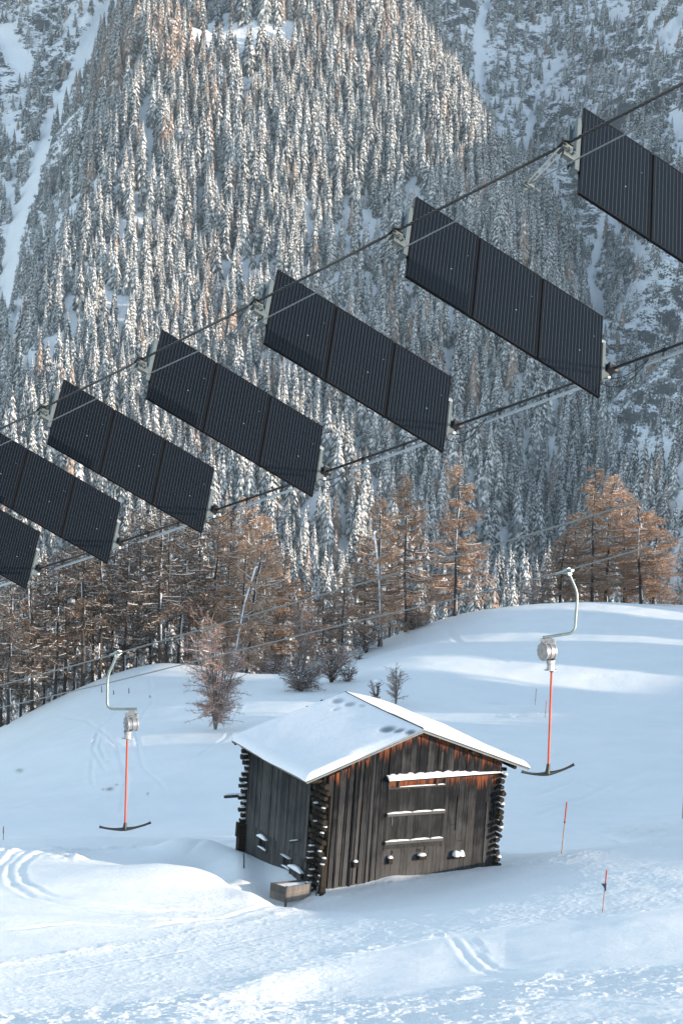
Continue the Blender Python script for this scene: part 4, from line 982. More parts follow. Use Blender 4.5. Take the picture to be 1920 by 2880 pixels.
def rope_obj(name, pts, r, mat, label, cat, strands=0):
    P0 = np.array(pts[0]); e = MB(); Q = np.array(pts)-P0
    if strands:                                    # laid strands: helices round the core
        L = np.r_[0, np.cumsum(np.linalg.norm(np.diff(Q, axis=0), axis=1))]; n = int(L[-1]/.035); s = np.linspace(0, L[-1], n); C = np.stack([np.interp(s, L, Q[:, i]) for i in range(3)], 1)
        t = (C[-1]-C[0])/np.linalg.norm(C[-1]-C[0]); u = np.cross(t, [0, 0, 1.]); u /= np.linalg.norm(u); v = np.cross(t, u)
        for q in range(strands):
            a = s*2*math.pi/.30+q*2*math.pi/strands; e.tube(C+r*.55*(np.cos(a)[:, None]*u+np.sin(a)[:, None]*v), r*.52, 4, 0, None, False)
    else: e.tube(Q, r, 8)
    o = e.build(name, mat, smooth=not strands, loc=P0); tag(o, label, cat); return o
ks = np.arange(-6, 9)
up = [wing_pt(k, -.235, .975, .04) for k in ks]; lo_ = [wing_pt(k, 3.23, .96, 0) for k in ks]
rope_obj('support_cable', up, .021, M_ROPE, 'thick dark twisted cable carrying the upper corners of the solar wings', 'cable', 3)
rope_obj('lower_cable', lo_, .021, M_BLACK, 'black cable joining the lower corners of the solar wings', 'cable')
st_ = {5: (-.669, 2.096), 4: (-.538, 1.921), 3: (-.475, 1.887), 2: (-.434, 1.754)}
thin = [wing_pt(k, *(st_.get(k, (-.39, 1.72) if k < 2 else (-.75, 2.2))), .03) for k in ks]
rope_obj('thin_rope', thin, .0085, M_GROPE, 'thin grey rope running through the struts below the thick cable', 'cable')
for k in range(-2, 5):
    a, b = wing_pt(k, 3.23, .96), wing_pt(k+1, 3.23, .96); n = 10; dn = np.array([0, 0, -1.0]); P = []
    for t in np.linspace(.20, .99, n): P.append(a+(b-a)*t+dn*(.10+.0*t))
    m = MB(); Q = [p-P[0] for p in P]; m.tube(Q, .022, 8); 
    o = m.build('cable_conduit', M_CONDUIT, loc=P[0], smooth=True)
    wname = {-2: 'behind the leftmost solar wing', -1: 'behind the second solar wing from the left', 0: 'left of the third solar wing', 1: 'between the third and fourth solar wings', 2: 'between the fourth and fifth solar wings', 3: 'between the fifth and sixth solar wings', 4: 'right of the largest whole solar wing', 5: 'of the highest wing'}[k]
    tag(o, 'pale conduit under the lower cable, '+wname, 'conduit', 'conduits under the lower cable')
    m = MB()
    for t in (.30, .62, .93):
        p = a+(b-a)*t-P[0]; m.bar(p+[0, 0, .03], p+[0, 0, -.13], .012, .03, (1, 0, 0)); m.lathe(p-(b-a)*.006, b-a, [(0, .03), (.06, .03)], 8)
    m.build('hanger_clip', M_BLACK, o)
  
# ------------------------------------------------------------------ drag lift: two hauling ropes and two T-bars
LD = CM @ np.array([1.88, -.585, -3.42])
def lift_rope(pairs, d, px0, label):
    """pixels on the line + depth at px0; the rope runs in the direction of the lift line"""
    py0 = np.interp(px0, [p[0] for p in pairs], [p[1] for p in pairs]); A = at(px0, py0, d); c = A @ CM.T if False else CM.T @ A; L = CM.T @ LD; out = []
    for (px, py) in pairs:
        q = (px-960)/FPX; t = (q*c[2]-c[0])/(L[0]-q*L[2]); dep = c[2]+t*L[2]; out.append(at(px, py, dep))
    out = [out[0]+(out[0]-out[1])*3]+out+[out[-1]+(out[-1]-out[-2])*3]
    return rope_obj('hauling_rope', out, .0125, M_GROPE, label, 'cable')
lift_rope([(0, 1928), (300, 1847), (1000, 1646), (1300, 1559), (1600, 1470), (1920, 1373)], 45.5, 330, 'upper grey hauling rope of the drag lift, carrying the left T-bar')
lift_rope([(0, 1991), (300, 1922), (1000, 1748), (1300, 1680), (1596, 1604), (1920, 1510)], 40.0, 1596, 'lower grey hauling rope of the drag lift, carrying the right T-bar')
def tbar(d, arm, drum_c, axis, rad, dlen, spout, pole0, pole1, bar, label, flip, badge):
    P0 = at(*arm[0], d); e = empty('lift_tbar', P0); tag(e, label, 'ski lift', 'T-bars hanging from the drag lift')
    p = lambda x, y, dz=0: at(x, y, d+dz)-P0
    ax = CM @ np.array(axis); ax /= np.linalg.norm(ax); upv = np.array([0, 0, 1.0]); lr = LD/np.linalg.norm(LD)
    m = MB(); pts = []
    A = [np.array(q, float) for q in arm]         # rounded corners
    for i, q in enumerate(A):
        if 0 < i < len(A)-1:
            a = q+(A[i-1]-q)*min(.4, 20/np.linalg.norm(A[i-1]-q)); b = q+(A[i+1]-q)*min(.4, 20/np.linalg.norm(A[i+1]-q))
            for t in np.linspace(0, 1, 6): pts.append((1-t)**2*a+2*t*(1-t)*q+t*t*b)
        else: pts.append(q)
    m.tube([p(*q) for q in pts], .024, 12); m.build('hanger_arm', M_GALV, e, True)
    m = MB(); c0 = p(*arm[0]); m.lathe(c0-lr*.13, lr, [(0, .022), (0, .03), (.07, .036), (.07, .05), (.17, .05), (.17, .034), (.26, .03), (.26, .001)], 12); m.lathe(c0-lr*.34, lr, [(0, .018), (.21, .026)], 10); m.bar(c0, p(*(A[0]+(A[1]-A[0])*.2)), .07, .05, lr)
    m.build('rope_grip', M_GALV, e, False)
    c = p(*drum_c); m = MB(); h = dlen/2
    m.lathe(c-ax*h, ax, [(0, .001), (.0, rad*.93), (.012, rad), (.03, rad), (.034, rad*.93), (dlen*.45, rad*.90), (dlen*.47, rad*.97), (dlen*.52, rad*.97), (dlen*.55, rad*.88), (dlen-.03, rad*.80), (dlen-.028, rad*1.0), (dlen-.006, rad*1.0), (dlen, rad*.93), (dlen, .001)], 40)
    dm = m.build('spring_drum', M_ALU, e)
    m = MB(); m.lathe(c+ax*(h), ax, [(0, rad*.82), (.006, rad*.80), (.006, rad*.22), (.014, rad*.20), (.014, .001)], 32)
    u = np.cross(ax, upv); u /= np.linalg.norm(u); v = np.cross(ax, u)
    for a in np.arange(10)*.628: m.lathe(c+ax*h+rad*.88*(math.cos(a)*u+math.sin(a)*v), ax, [(0, .008), (.01, .008), (.01, .001)], 6)
    m.build('cover_disc', M_ALU, dm)
    if badge: m = MB(); m.lathe(c+ax*(h+.0145), ax, [(0, .030), (.002, .030), (.002, .001)], 20); m.build('badge', M_SIGNB, dm); m = MB(); m.lathe(c+ax*(h+.017), ax, [(0, .021), (.001, .021), (.001, .001)], 18); m.lathe(c+ax*(h+.0185), ax, [(0, .010), (.001, .010), (.001, .001)], 12); m.build('badge_ring', M_SIGNW, dm)
    m = MB(); b = p(*A[-1]); q0 = c+upv*rad*.9; e0 = b+(b-p(*A[-2]))*0
    m.rbox(q0[0]-.10, q0[0]+.10, q0[1]-.03, q0[1]+.03, q0[2]-.03, q0[2]+.05, .01); m.rbox(q0[0]-.12, q0[0]-.06, q0[1]-.035, q0[1]+.035, q0[2]+.01, q0[2]+.07, .006); m.rbox(q0[0]+.05, q0[0]+.12, q0[1]-.02, q0[1]+.02, q0[2]+.0, q0[2]+.07, .006)
    for x in (-.08, 0, .09): m.lathe((q0[0]+x, q0[1]-.05, q0[2]+.03), (0, 1, 0), [(0, .001), (0, .012), (.1, .012), (.1, .001)], 6)
    tp = p(A[-1][0]+(8 if not badge else -18), A[-1][1]+1); m.hexa([q0+[-.09, -.02, .02], q0+[.09, -.02, .02], q0+[.09, .02, .02], q0+[-.09, .02, .02], [q0[0]-.05, q0[1]-.02, tp[2]], [q0[0]+.06, q0[1]-.02, tp[2]], [q0[0]+.06, q0[1]+.02, tp[2]], [q0[0]-.05, q0[1]+.02, tp[2]]])
    m.build('drum_bracket', M_ALU, e)
    s0, s1 = p(*spout[0]), p(*spout[1]); m = MB()
    def ring(cc, a, b_): 
        n = 14; return [cc+a*math.cos(t)*np.array([.96, .28, 0])+b_*math.sin(t)*np.array([-.28, .96, 0]) for t in np.arange(n)*2*math.pi/n]
    rings = [ring(s0, .085, .05), ring(s0+(s1-s0)*.5, .062, .045), ring(s0+(s1-s0)*.93, .072, .05), ring(s0+(s1-s0)*.94, .11, .06), ring(s1, .11, .06)]; n = 14
    i = np.arange(len(rings)*n).reshape(-1, n); nx = np.roll(i, -1, 1); m.add(np.array(rings).reshape(-1, 3), np.stack([i[:-1], nx[:-1], nx[1:], i[1:]], -1).reshape(-1, 4)); m.add(rings[-1], [list(range(n))]); m.build('rope_spout', M_ALU, e)
    a, b = p(*pole0), p(*pole1); m = MB(); m.tube([a, b], .0185, 14); m.build('pole', M_ORANGE, e, True)
    m = MB(); m.lathe(a+(b-a)*-.008, b-a, [(0, .03), (.03, .03), (.035, .02)], 12)
    n = 17; (x0, y0), (xm, ym), (x1, y1) = bar; T = np.linspace(0, 1, n); X = x0+(x1-x0)*T; tm = (xm-x0)/(x1-x0); base = y0+(y1-y0)*T
    sag = (ym-(y0+(y1-y0)*tm)); Y = base+sag*(1-np.abs((T-tm)/np.where(T < tm, tm, 1-tm))**2.0)
    Y = Y+np.where(T < .12, -1.0, 0)*0
    rr_ = .020+.016*np.exp(-((T-tm)/.16)**2)+.006*np.exp(-((T-0)/.05)**2)+.006*np.exp(-((T-1)/.05)**2)
    m.tube([p(x, y, (x-xm)/FPX*d*.15) for x, y in zip(X, Y)], rr_, 12); ctr = p(xm, ym); m.tube([ctr, ctr*.65+b*.35, b, b+(a-b)*.02], [.055, .038, .032, .026], 12)
    m.build('crossbar', M_BLACK, e, True)
M_SIGNB = simple('badge_navy', (.06, .08, .14), .4); M_SIGNW = simple('badge_white', (.6, .6, .62), .4)
tbar(45.5, [(333, 1836), (303, 1902), (302, 1994), (386, 1994)], (370, 2036), (-.92, .04, -.40), .142, .21, [(361, 2056), (359, 2077)], (358.5, 2077), (352.5, 2318), [(280, 2325), (351, 2332), (425, 2313)], 'left T-bar with steel hanger and orange pole, hanging in front of the knoll', 0, True)
tbar(40.0, [(1596, 1606), (1623, 1668), (1615, 1780), (1525, 1793)], (1538, 1832), (-.86, .02, -.50), .150, .20, [(1548, 1856), (1547, 1885)], (1550, 1887), (1541, 2153), [(1466, 2170), (1538, 2176), (1613, 2150)], 'right T-bar with steel hanger and orange pole, its end by the barn roof', 1, False)

# ------------------------------------------------------------------ larches, birches and bushes
def larch_parts(seed, crown0, R, H=14.0, dens=1.0):
    rg = np.random.RandomState(seed); t = MB(); c = MB(); n = 12
    wob = np.cumsum(rg.uniform(-.09, .09, (n, 2)), 0); zs = np.linspace(-.6, H, n); P = np.c_[wob*np.linspace(0, 1, n)[:, None]*2, zs]
    rad = .125*(1-np.clip(zs/H, 0, 1))**.8+.012; rad[0] = .17; t.tube(P, rad, 8, 0, None)
    # thin line of snow stuck to one side of the trunk
    for a, b in zip(P[1:-3], P[2:-2]):
        if rg.rand() < .5: o = np.array([rg.choice([-1, 1])*.10, -.12, 0]); t.tube([a+o*.9, b+o*.8], .045, 4, 1)
    def axis(z): return np.array([np.interp(z, zs, P[:, 0]), np.interp(z, zs, P[:, 1]), z])
    z = H*crown0*.6
    TV, TA = [], []; SV = []
    while z < H*.985:
        q = (z/H-crown0)/(1-crown0); dead = q < 0
        L = (R*(1-q)**.72*(.55+.45*min(1, q*4)) if not dead else R*.45)*rg.uniform(.75, 1.5)+.15
        if dead and rg.rand() < .5: z += H*.02; continue
        a = rg.rand()*6.283; rise = rg.uniform(-.32, .05)-(.10 if q < .5 else -.25*q); s0 = axis(z)
        m_ = 7; T = np.linspace(0, 1, m_); up_ = rise*L*T+.22*L*T**2.4+rg.uniform(-.05, .05)*L*np.sin(T*5); bend = rg.uniform(-.25, .25)
        ang = a+bend*T; B = s0+np.stack([np.cos(ang)*L*T, np.sin(ang)*L*T, up_], 1)
        c.tube(B, .038*(1-q*.6 if q > 0 else 1)*(1-T*.85)+.005, 3, 0, None, False)
        ps = .75 if not dead else .5
        for k in range(m_-1):          # snow lying along the limb
            if rg.rand() < ps*.8:
                p0, p1 = B[k], B[k+1]; sd = np.cross(p1-p0, [0, 0, 1.]); sd /= np.linalg.norm(sd)+1e-9; w0 = rg.uniform(.035, .075); h = .05
                c.add([p0-sd*w0+[0, 0, .02], p0+sd*w0+[0, 0, .02], p1+sd*w0*.8+[0, 0, .02], p1-sd*w0*.8+[0, 0, .02], p0+[0, 0, h+.03], p1+[0, 0, h+.03]], [[0, 4, 5, 3], [4, 1, 2, 5]], 1)
        nt_ = int((L*35+7)*dens*(1 if not dead else .5))
        s_ = rg.uniform(.12, 1.03, nt_); base = np.stack([np.interp(s_, T, B[:, i]) for i in range(3)], 1)
        side = rg.choice([-1, 1], nt_); ta = a+bend*s_+side*rg.uniform(.5, 1.35, nt_); tl = rg.uniform(.25, .80, nt_)*(1-.25*q if q > 0 else .8)
        dr = rg.uniform(-1.1, .15, nt_); tip = base+np.stack([np.cos(ta)*tl, np.sin(ta)*tl, dr*tl], 1)
        wv = rg.normal(0, 1, (nt_, 3)); wv /= np.linalg.norm(wv, axis=1)[:, None]; wv *= rg.uniform(.014, .028, nt_)[:, None]
        TV.append(np.stack([base-wv, base+wv, tip], 1))
        # short side shoots of each twig
        for rep in range(3):
            f = rg.uniform(.25, .95, nt_)[:, None]; b2 = base+(tip-base)*f; d2 = rg.normal(0, 1, (nt_, 3)); d2[:, 2] -= .4; d2 /= np.linalg.norm(d2, axis=1)[:, None]
            wv = rg.normal(0, .012, (nt_, 3)); TV.append(np.stack([b2-wv, b2+wv, b2+d2*rg.uniform(.10, .26, nt_)[:, None]], 1))
        z += H*.0105*rg.uniform(.6, 1.5)*(1 if not dead else 2.2)
    V = np.concatenate(TV); tn = np.repeat(rg.rand(len(V)), 3)
    snow_t = rg.rand(len(V)) < .11; F = np.arange(len(V)*3).reshape(-1, 3)
    c.v.append(V.reshape(-1, 3)); c.a.append(np.stack([tn, tn*0], 1))
    c.f += [F[~snow_t]+c.n, F[snow_t]+c.n]; c.m += [np.full((~snow_t).sum(), 2), np.full(snow_t.sum(), 1)]; c.n += len(V)*3
    return t, c
LARP = {}
for i, (c0, R, ds) in enumerate([(.10, 2.7, 1), (.06, 3.0, 1), (.14, 2.5, 1), (.26, 2.5, .75), (.34, 2.2, .7), (.20, 2.6, .8), (.40, 2.0, .7)]):
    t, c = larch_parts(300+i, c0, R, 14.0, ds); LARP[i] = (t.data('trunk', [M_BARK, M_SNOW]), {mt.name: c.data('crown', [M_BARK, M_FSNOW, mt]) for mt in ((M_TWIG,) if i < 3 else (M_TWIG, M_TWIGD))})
def larch(i, pb, d, pt, wd, label, twig=None, group=None, pyb=None):
    """foot on the ground at pixel column pb and depth d, top at pixel pt; wd = crown half width in metres"""
    top = at(pt[0], pt[1], d); y_ = top
    ray = at(pb, 1850, d); x, y = ray[0], ray[1]; z = gz(x, y)-.1; base = np.array([x, y, z]); ax = top-base; H = np.linalg.norm(ax)
    e = empty('larch_tree', base); zax = Vector(ax/H); q = zax.to_track_quat('Z', 'Y'); rz_ = Matrix.Rotation(RNG.uniform(0, 6.28), 4, 'Z')
    nomR = [2.3, 2.6, 2.1, 1.9, 1.7, 2.0, 1.5][i]; sxy = wd/nomR
    e.matrix_world = Matrix.Translation(base.tolist()) @ q.to_matrix().to_4x4() @ rz_ @ Matrix.Diagonal((sxy, sxy, H/14.0, 1))
    tr, cr = LARP[i]; linkobj('trunk', tr, e); linkobj('crown', cr[(twig or M_TWIG).name if (twig or M_TWIG).name in cr else M_TWIG.name], e); tag(e, label, 'tree', group); return e
# middle and right larches
larch(0, 1064, 224, (1066, 1395), 2.3, 'brown larch with snowy limbs, leftmost of the three at the hill crest')
larch(1, 1137, 229, (1146, 1325), 2.6, 'tall brown larch with long snow-lined branches, middle of the three at the crest')
larch(0, 1272, 231, (1290, 1305), 2.6, 'tall brown larch with long snow-lined branches, rightmost of the three at the crest')
larch(3, 1022, 226, (1030, 1500), 1.8, 'lower brown larch crowding the left side of the three crest larches')
larch(5, 1092, 236, (1100, 1440), 1.9, 'brown larch squeezed between the first two crest larches')
larch(2, 1655, 240, (1663, 1306), 2.5, 'tall orange-brown larch, highest top of the right-hand cluster')
larch(1, 1692, 243, (1708, 1330), 3.0, 'broad orange-brown larch in the middle of the right-hand cluster')
larch(0, 1792, 242, (1792, 1400), 2.9, 'bright orange larch with snowy limbs on the right side of the cluster')
larch(1, 1826, 246, (1840, 1445), 3.1, 'lower orange larch, rightmost of the right-hand cluster')
larch(2, 1566, 241, (1578, 1495), 2.4, 'short orange-brown larch on the left flank of the right-hand cluster')
larch(1, 1610, 247, (1625, 1440), 2.6, 'mid-height larch left of the tallest in the right-hand cluster')
larch(0, 1745, 248, (1752, 1372), 2.6, 'orange-brown larch filling the gap right of the broad cluster larch')
# left grove
LG = 'bare larches of the left grove'
left = [(-70, 208, (-60, 1620), 6, 2.0), (-25, 206, (-22, 1650), 4, 1.8), (8, 212, (8, 1690), 3, 2.3), (28, 204, (36, 1600), 4, 1.8), (62, 214, (70, 1640), 5, 2.2), (94, 206, (98, 1575), 3, 2.2), (128, 216, (132, 1560), 5, 2.0),
        (158, 207, (168, 1545), 4, 1.9), (184, 212, (200, 1500), 3, 2.2), (212, 220, (222, 1520), 5, 2.2), (236, 206, (243, 1455), 4, 2.1), (262, 208, (284, 1450), 6, 1.6), (282, 207, (296, 1470), 3, 2.1), (318, 222, (325, 1440), 5, 2.3),
        (352, 218, (360, 1480), 4, 1.9), (388, 224, (395, 1420), 3, 2.2), (424, 219, (432, 1450), 5, 2.1), (452, 206.5, (440, 1400), 3, 2.3), (468, 209, (474, 1410), 4, 1.8), (503, 216, (510, 1440), 6, 1.7), (532, 222, (545, 1400), 3, 2.3), (556, 219, (560, 1390), 4, 2.0),
        (600, 217, (606, 1440), 3, 2.2), (640, 226, (652, 1415), 5, 2.2), (680, 214, (688, 1388), 3, 2.2), (694, 209, (742, 1440), 1, 2.6), (745, 222, (752, 1480), 5, 2.4), (790, 226, (800, 1560), 0, 2.2), (842, 222, (845, 1625), 2, 2.4), (905, 228, (912, 1660), 0, 2.0), (960, 230, (968, 1600), 5, 1.7)]
lab = ['slender bare larch partly cut by the left edge', 'dark slender larch at the left edge with bare lower trunk', 'low dark larch near the left edge', 'thin larch whose foot meets the snow line near the left edge', 'dark larch second from the left snow edge', 'tall larch with long side branches in the left part of the grove',
       'brown larch behind the leftmost trunks', 'straight thin-trunked larch below the lowest wing', 'larch rising toward the gap below the second wing', 'larch set back behind the straight trunks', 'straight larch with its trunk foot on the snow crest left of the T-bar', 'thin pole-like larch just left of the left T-bar hanger', 'larch directly behind the left T-bar hanger',
       'larch set back right of the left T-bar hanger', 'thin dark larch between the hanger and the big snow-foot trunk', 'brown larch reaching up to the wing corner', 'dark larch just left of the big snow-foot trunk', 'large forked-looking larch standing alone on the snow in front of the grove', 'thin trunk close behind the front snow-foot larch', 'pole-thin larch in the middle of the grove', 'tall brown larch behind the birch stems', 'tall larch over the birch stems',
       'larch right of the birch stems', 'larch set back right of the grove middle', 'tall larch next to the leaning pale trunk', 'leaning larch with long snow-lined branches right of the pale trunk', 'broad brown larch behind the leaning trunk', 'short brown larch at the right end of the grove', 'small orange larch above the pale-stemmed birch clump', 'small brown larch on the slope below the three crest larches', 'thin brown larch filling the gap left of the three crest larches']
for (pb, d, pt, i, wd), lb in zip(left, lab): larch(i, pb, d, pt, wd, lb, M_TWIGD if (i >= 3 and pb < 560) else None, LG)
# pale leaning dead trunk with a broken snowy top, and the pale snag in front of the left crest larch
def snag(pts, d, r, name, label, arms=()):
    P0 = at(*pts[0], d); z = gz(P0[0], P0[1]); m = MB(); Q = [at(*q, d)-P0 for q in pts]; Q[0][2] += z-P0[2]-.4
    n = 10; Q = resample(Q, n); m.tube(Q, np.linspace(r, r*.45, n), 8, 0, None, True); e = m.build('snag_tmp', [M_BIRCH]); dt = e.data; bpy.data.objects.remove(e)
    e = empty(name, P0); linkobj('trunk', dt, e)
    s = MB(); o = np.array([-.6*r, -.6*r, .05])
    for a, b in zip(Q[1:-1], Q[2:]): s.tube([a+o, b+o], r*.55, 5)
    s.blob(Q[-1]+[0, 0, 0], r*.9, r*.9, r*.9); linkobj('snow', s.data('snow', M_SNOW), e)
    m = MB()
    for (t, dx, dz) in arms:
        a = Q[int(t*(n-1))]; b = a+[dx, -.1, dz]; mid = (a+b)/2+[0, 0, -.1]; m.tube([a, mid, b], [.05, .035, .01], 4, 0); m.tube([a+[0, 0, .04], mid+[0, 0, .05], b+[0, 0, .03]], [.035, .03, .02], 4, 1)
    if arms: linkobj('limbs', m.data('limbs', [M_BARK, M_SNOW]), e)
    tag(e, label, 'tree')
snag([(652, 1908), (668, 1820), (690, 1700), (722, 1596)], 208.5, .13, 'leaning_tree', 'leaning pale dead trunk with snow on its broken top', [(.6, .9, .6), (.8, 1.2, .7), (.9, -.6, .5)])
snag([(1074, 1768), (1070, 1660), (1062, 1560), (1054, 1497)], 223.5, .15, 'dead_tree', 'pale broken-topped dead trunk with snowy stubs in front of the left crest larch', [(.3, -1.2, .5), (.3, 1.0, .3), (.45, -.9, -.2), (.6, .9, .2), (.75, -.9, .4), (.8, 1.0, .5)])
#snag([(696, 1926), (702, 1850), (720, 1720), (738, 1600)], 208, .15, 'grey_trunk', 'slim grey snow-streaked trunk just right of the leaning pale one', ())

def bush(px, py, pytop, halfw, name, label, cat, mats, stems=6, seed=0, d=None, dens=1.0, group=None, snowy=.12, stemr=.05, upright=.5):
    rg = np.random.RandomState(900+seed); g = hit(px, py) if d is None else None
    if g is None: q = at(px, py, d); g = np.array([q[0], q[1], 0])
    z = gz(g[0], g[1]); base = np.array([g[0], g[1], z]); dep = float(proj(base[None])[2][0]); H = (py-pytop)/FPX*dep*1.02; Rw = halfw/FPX*dep
    if d is not None: H = at(px, pytop, dep)[2]-z
    st = MB(); tw = MB(); TV = []; print('bush', name, seed, 'dep', round(dep, 1), 'H', round(H, 2), 'R', round(Rw, 2)); H = max(H, .5)
    for k in range(stems):
        a = rg.rand()*6.28; lean = rg.uniform(.2, 1.0)*Rw*.85; h = H*rg.uniform(.6, .95); T = np.linspace(0, 1, 8)
        P = np.stack([math.cos(a)*lean*T**1.3+rg.normal(0, .03*H, 8)*T*.4, math.sin(a)*lean*T**1.3+rg.normal(0, .03*H, 8)*T*.4, -.3+(h+.3)*T], 1); st.tube(P, stemr*(1-.8*T)+.008, 5)
        nb = int(14*dens)
        for j in range(nb):
            s = rg.uniform(.15, 1); p = np.array([np.interp(s, T, P[:, i]) for i in range(3)]); b = a+rg.uniform(-2.2, 2.2); L = Rw*rg.uniform(.3, .95)*(.95-.15*s)
            dz = L*rg.uniform(upright-.4, upright+.5); Tq = np.linspace(0, 1, 5); Bq = p+np.stack([math.cos(b)*L*Tq, math.sin(b)*L*Tq, dz*Tq-.15*L*Tq**2], 1)
            st.tube(Bq, .022*(1-.8*Tq)+.004, 3, 0, None, False)
            if rg.rand() < snowy*4: st.tube(Bq[:3]+[0, 0, .03], .022, 3, 1)
            n = int((L*26+6)*dens); ss = rg.uniform(.1, 1, n); bb = np.stack([np.interp(ss, Tq, Bq[:, i]) for i in range(3)], 1); dv = rg.normal(0, 1, (n, 3))*[1, 1, .8]+[math.cos(b)*.4, math.sin(b)*.4, .2]; dv /= np.linalg.norm(dv, axis=1)[:, None]
            tl = rg.uniform(.18, .5, n)[:, None]*min(1, Rw/1.5); wv = rg.normal(0, .008, (n, 3)); tip = bb+dv*tl; TV.append(np.stack([bb-wv, bb+wv, tip], 1))
            f = rg.uniform(.3, .9, n)[:, None]; b2 = bb+(tip-bb)*f; d2 = rg.normal(0, 1, (n, 3)); d2 /= np.linalg.norm(d2, axis=1)[:, None]; wv = rg.normal(0, .006, (n, 3)); TV.append(np.stack([b2-wv, b2+wv, b2+d2*tl*.5], 1))
    V = np.concatenate(TV); tn = np.repeat(rg.rand(len(V)), 3); sn_ = rg.rand(len(V)) < snowy; F = np.arange(len(V)*3).reshape(-1, 3)
    tw.v.append(V.reshape(-1, 3)); tw.a.append(np.stack([tn, tn*0], 1)); tw.f += [F[~sn_], F[sn_]]; tw.m += [np.zeros((~sn_).sum()), np.ones(sn_.sum())]; tw.n = len(V)*3
    e = empty(name, base); linkobj('stems', st.data('stems', [mats[0], M_SNOW]), e); linkobj('twigs', tw.data('twigs', [mats[1], M_FSNOW]), e); tag(e, label, cat, group); return e
bush(605, 2078, 1800, 104, 'birch_bush', 'large bare reddish-purple birch bush on the snow left of the barn roof', 'bush', (M_BIRCH, M_TWIGR), 24, 1, None, .85, None, .10, .05, .35)
bush(575, 1900, 1700, 62, 'birch_tree', 'slim birch clump with white stems and red twigs in front of the larch grove', 'tree', (M_BIRCH, M_TWIGR), 6, 2, 205.5, .8, None, .06, .08, .9)
bush(852, 1896, 1640, 66, 'birch_tree', 'birch clump with several pale stems and orange-brown twigs at the crest behind the barn', 'tree', (M_BIRCH, M_TWIGR), 7, 3, 211, .9, None, .08, .07, .9)
bush(845, 1978, 1868, 75, 'round_bush', 'dark round leafless bush behind the left side of the barn roof', 'bush', (M_BARK, M_BUSH), 14, 4, 186, .8, None, .12, .03, .3)
bush(930, 1950, 1795, 72, 'bare_bush', 'tall dark leafless bush with crooked stems behind the barn ridge', 'bush', (M_BARK, M_BUSH), 11, 5, 190, .8, None, .10, .05, .6)
bush(975, 1955, 1872, 38, 'bare_bush', 'small dark leafless bush just right of the barn ridge end', 'bush', (M_BARK, M_BUSH), 7, 6, 190, .6, None, .05, .04, .7)
b1 = bush(1057, 1972, 1905, 22, 'small_shrub', 'small reddish shrub with a cap of snow above the barn roof', 'shrub', (M_BARK, M_TWIGR), 5, 7, None, .9, None, .05, .04, .6)
s = MB(); s.blob((.1, 0, 1.55), .32, .3, .22, jit=.12); s.build('snow_cap', M_SNOW, b1, True)
bush(1113, 1972, 1866, 40, 'bare_sapling', 'small pale bare sapling with spreading twigs above the barn roof', 'tree', (M_BIRCH, M_BUSH), 6, 8, None, .8, None, .06, .045, .6)
bush(1160, 1768, 1722, 60, 'low_scrub', 'low brown scrub along the crest under the middle crest larch', 'shrub', (M_BARK, M_BUSH), 8, 9, 229, .7, None, .15, .03, .3)
bush(1030, 1822, 1750, 65, 'low_scrub', 'brown scrub on the crest left of the three crest larches', 'shrub', (M_BARK, M_BUSH), 8, 10, 222, .8, None, .15, .03, .4)
bush(1510, 1684, 1628, 62, 'low_scrub', 'rusty brown frosted scrub left of the right-hand larch cluster', 'shrub', (M_BARK, M_TWIGR), 9, 11, 240, .8, None, .25, .03, .5)
bush(1008, 1848, 1828, 14, 'low_scrub', 'tiny dark tuft poking out of the snow below the crest scrub', 'shrub', (M_BARK, M_BUSH), 4, 13, None, .8, None, .15, .03, .3)
bush(770, 1930, 1850, 60, 'low_scrub', 'brown scrub at the foot of the grove left of the birch clump', 'shrub', (M_BARK, M_BUSH), 7, 14, 208, .8, None, .15, .03, .4)

# ------------------------------------------------------------------ unseen trees added right of the frame to shade the back hill
rg = np.random.RandomState(17)
gaps = [(208.5, 2.6), (191, 1.4), (171, 4.0), (148.5, 3.6), (134, 1.8)]
k = 0
for row, xr in enumerate((57, 63, 70, 78)):
    y6 = 98+row
    while y6 < 222:
        y6 += rg.uniform(2.6, 3.8)
        if any(abs(y6-g_) < w_+1.7 for g_, w_ in gaps): continue
        x = xr+rg.uniform(-1.5, 1.5); y = y6-(x-60)*.38; v = int(rg.randint(0, 7)); o = bpy.data.objects.new('fir_tree', PR[v]); COL.objects.link(o)
        o.location = (x, y, gz(x, y)-.3); o.rotation_euler = (0, 0, rg.uniform(0, 6.28)); o.scale = (rg.uniform(.85, 1.15),)*3
        tag(o, 'snowy spruce of the wood right of the piste, outside the picture', 'tree', 'spruces of the wood beside the piste')


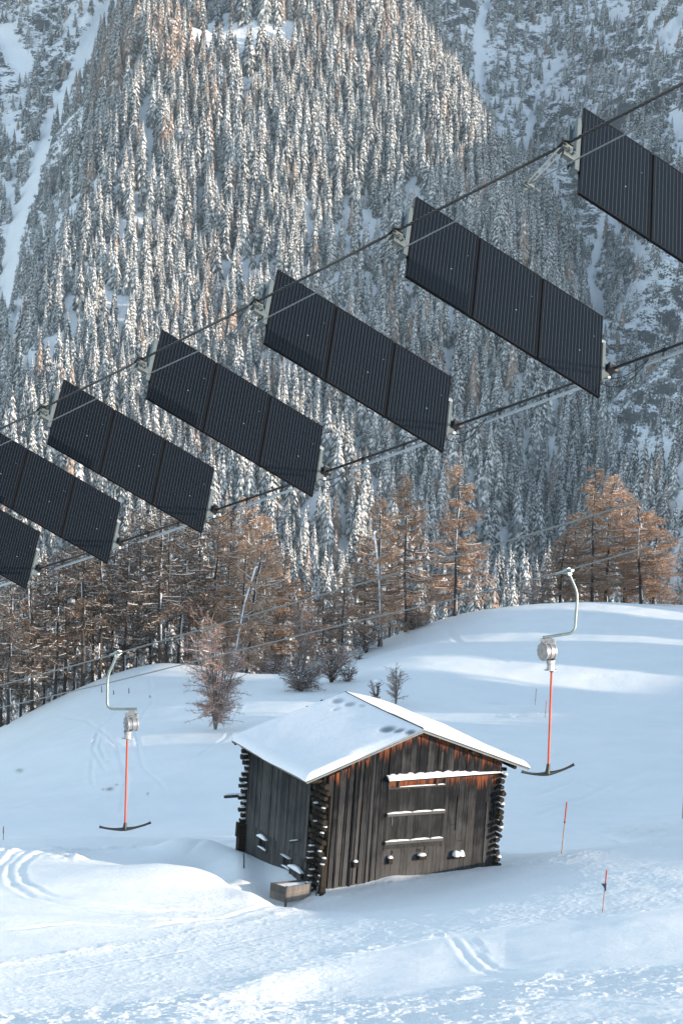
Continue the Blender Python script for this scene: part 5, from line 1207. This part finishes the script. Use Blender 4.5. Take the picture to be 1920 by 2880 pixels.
q = 0
for g_, w_ in gaps:                      # unseen high-crowned larches added farther up to shade part of each gap
    for dy in (-3.4, 3.6):
        x = 99+rg.uniform(-3, 3); y = g_+dy-(x-60)*.38; z = gz(x, y); e = empty('larch_tree', (x, y, z-.2)); hs = rg.uniform(2.3, 2.6); e.scale = (2.1, 2.1, hs); e.rotation_euler = (0, 0, rg.uniform(0, 6.28))
        linkobj('trunk', LARP[6][0], e); linkobj('crown', LARP[6][1][M_TWIG.name], e); q += 1
        tag(e, 'tall high-crowned larch of the wood right of the piste, outside the picture', 'tree', 'high larches of the wood beside the piste')

for g_, w_ in gaps:                      # unseen low spruces added to block light at the foot of each gap
    for dy in (-3, 0, 3):
        x = 50+rg.uniform(-2, 2); y = g_+dy-(x-60)*.38; v = int(rg.randint(0, 7)); o = bpy.data.objects.new('fir_tree', PR[v]); COL.objects.link(o); o.location = (x, y, gz(x, y)-.2); o.scale = (rg.uniform(.10, .24),)*3
        tag(o, 'young snowy fir at the edge of the wood, outside the picture', 'tree', 'young firs beside the piste')

for j, (x_, d_, w_, h_) in enumerate([(20, 222, 60, 150), (110, 222, 60, 150), (215, 224, 55, 140), (330, 226, 60, 130), (480, 222, 60, 120), (640, 222, 55, 130), (745, 216, 55, 110)]):
    yb = float(np.interp(x_, [0, 150, 300, 420, 550, 700, 850], [2105, 1990, 1915, 1888, 1892, 1925, 1905]))
    bush(x_, yb, yb-h_*.62, w_, 'understory_bush', ['brown frosted brush under the larches at the left edge', 'brown frosted brush between the leftmost larch trunks', 'brown brush among the trunks below the second wing', 'brown brush behind the left T-bar hanger', 'brown brush between the snow-foot larch and the birch stems', 'brown brush around the foot of the leaning pale trunk', 'brown brush right of the leaning pale trunk'][j], 'bush', (M_BARK, M_BUSH), 9, 40+j, d_, .9, 'brush under the left grove', .1, .03, .7)
# ------------------------------------------------------------------ air
m = MB(); m.box(-620, 620, -40, 1960, -300, 480); hz = m.build('haze', M_ROCK); hz.data.materials.clear()
hm = bpy.data.materials.new('haze'); hm.use_nodes = True; t = hm.node_tree; t.nodes.remove(t.nodes['Principled BSDF'])
pv = t.nodes.new('ShaderNodeVolumePrincipled'); pv.inputs['Color'].default_value = (.62, .84, 1, 1); pv.inputs['Density'].default_value = .000045
t.links.new(pv.outputs[0], t.nodes['Material Output'].inputs['Volume']); hz.data.materials.append(hm); tag(hz, kind='stuff')
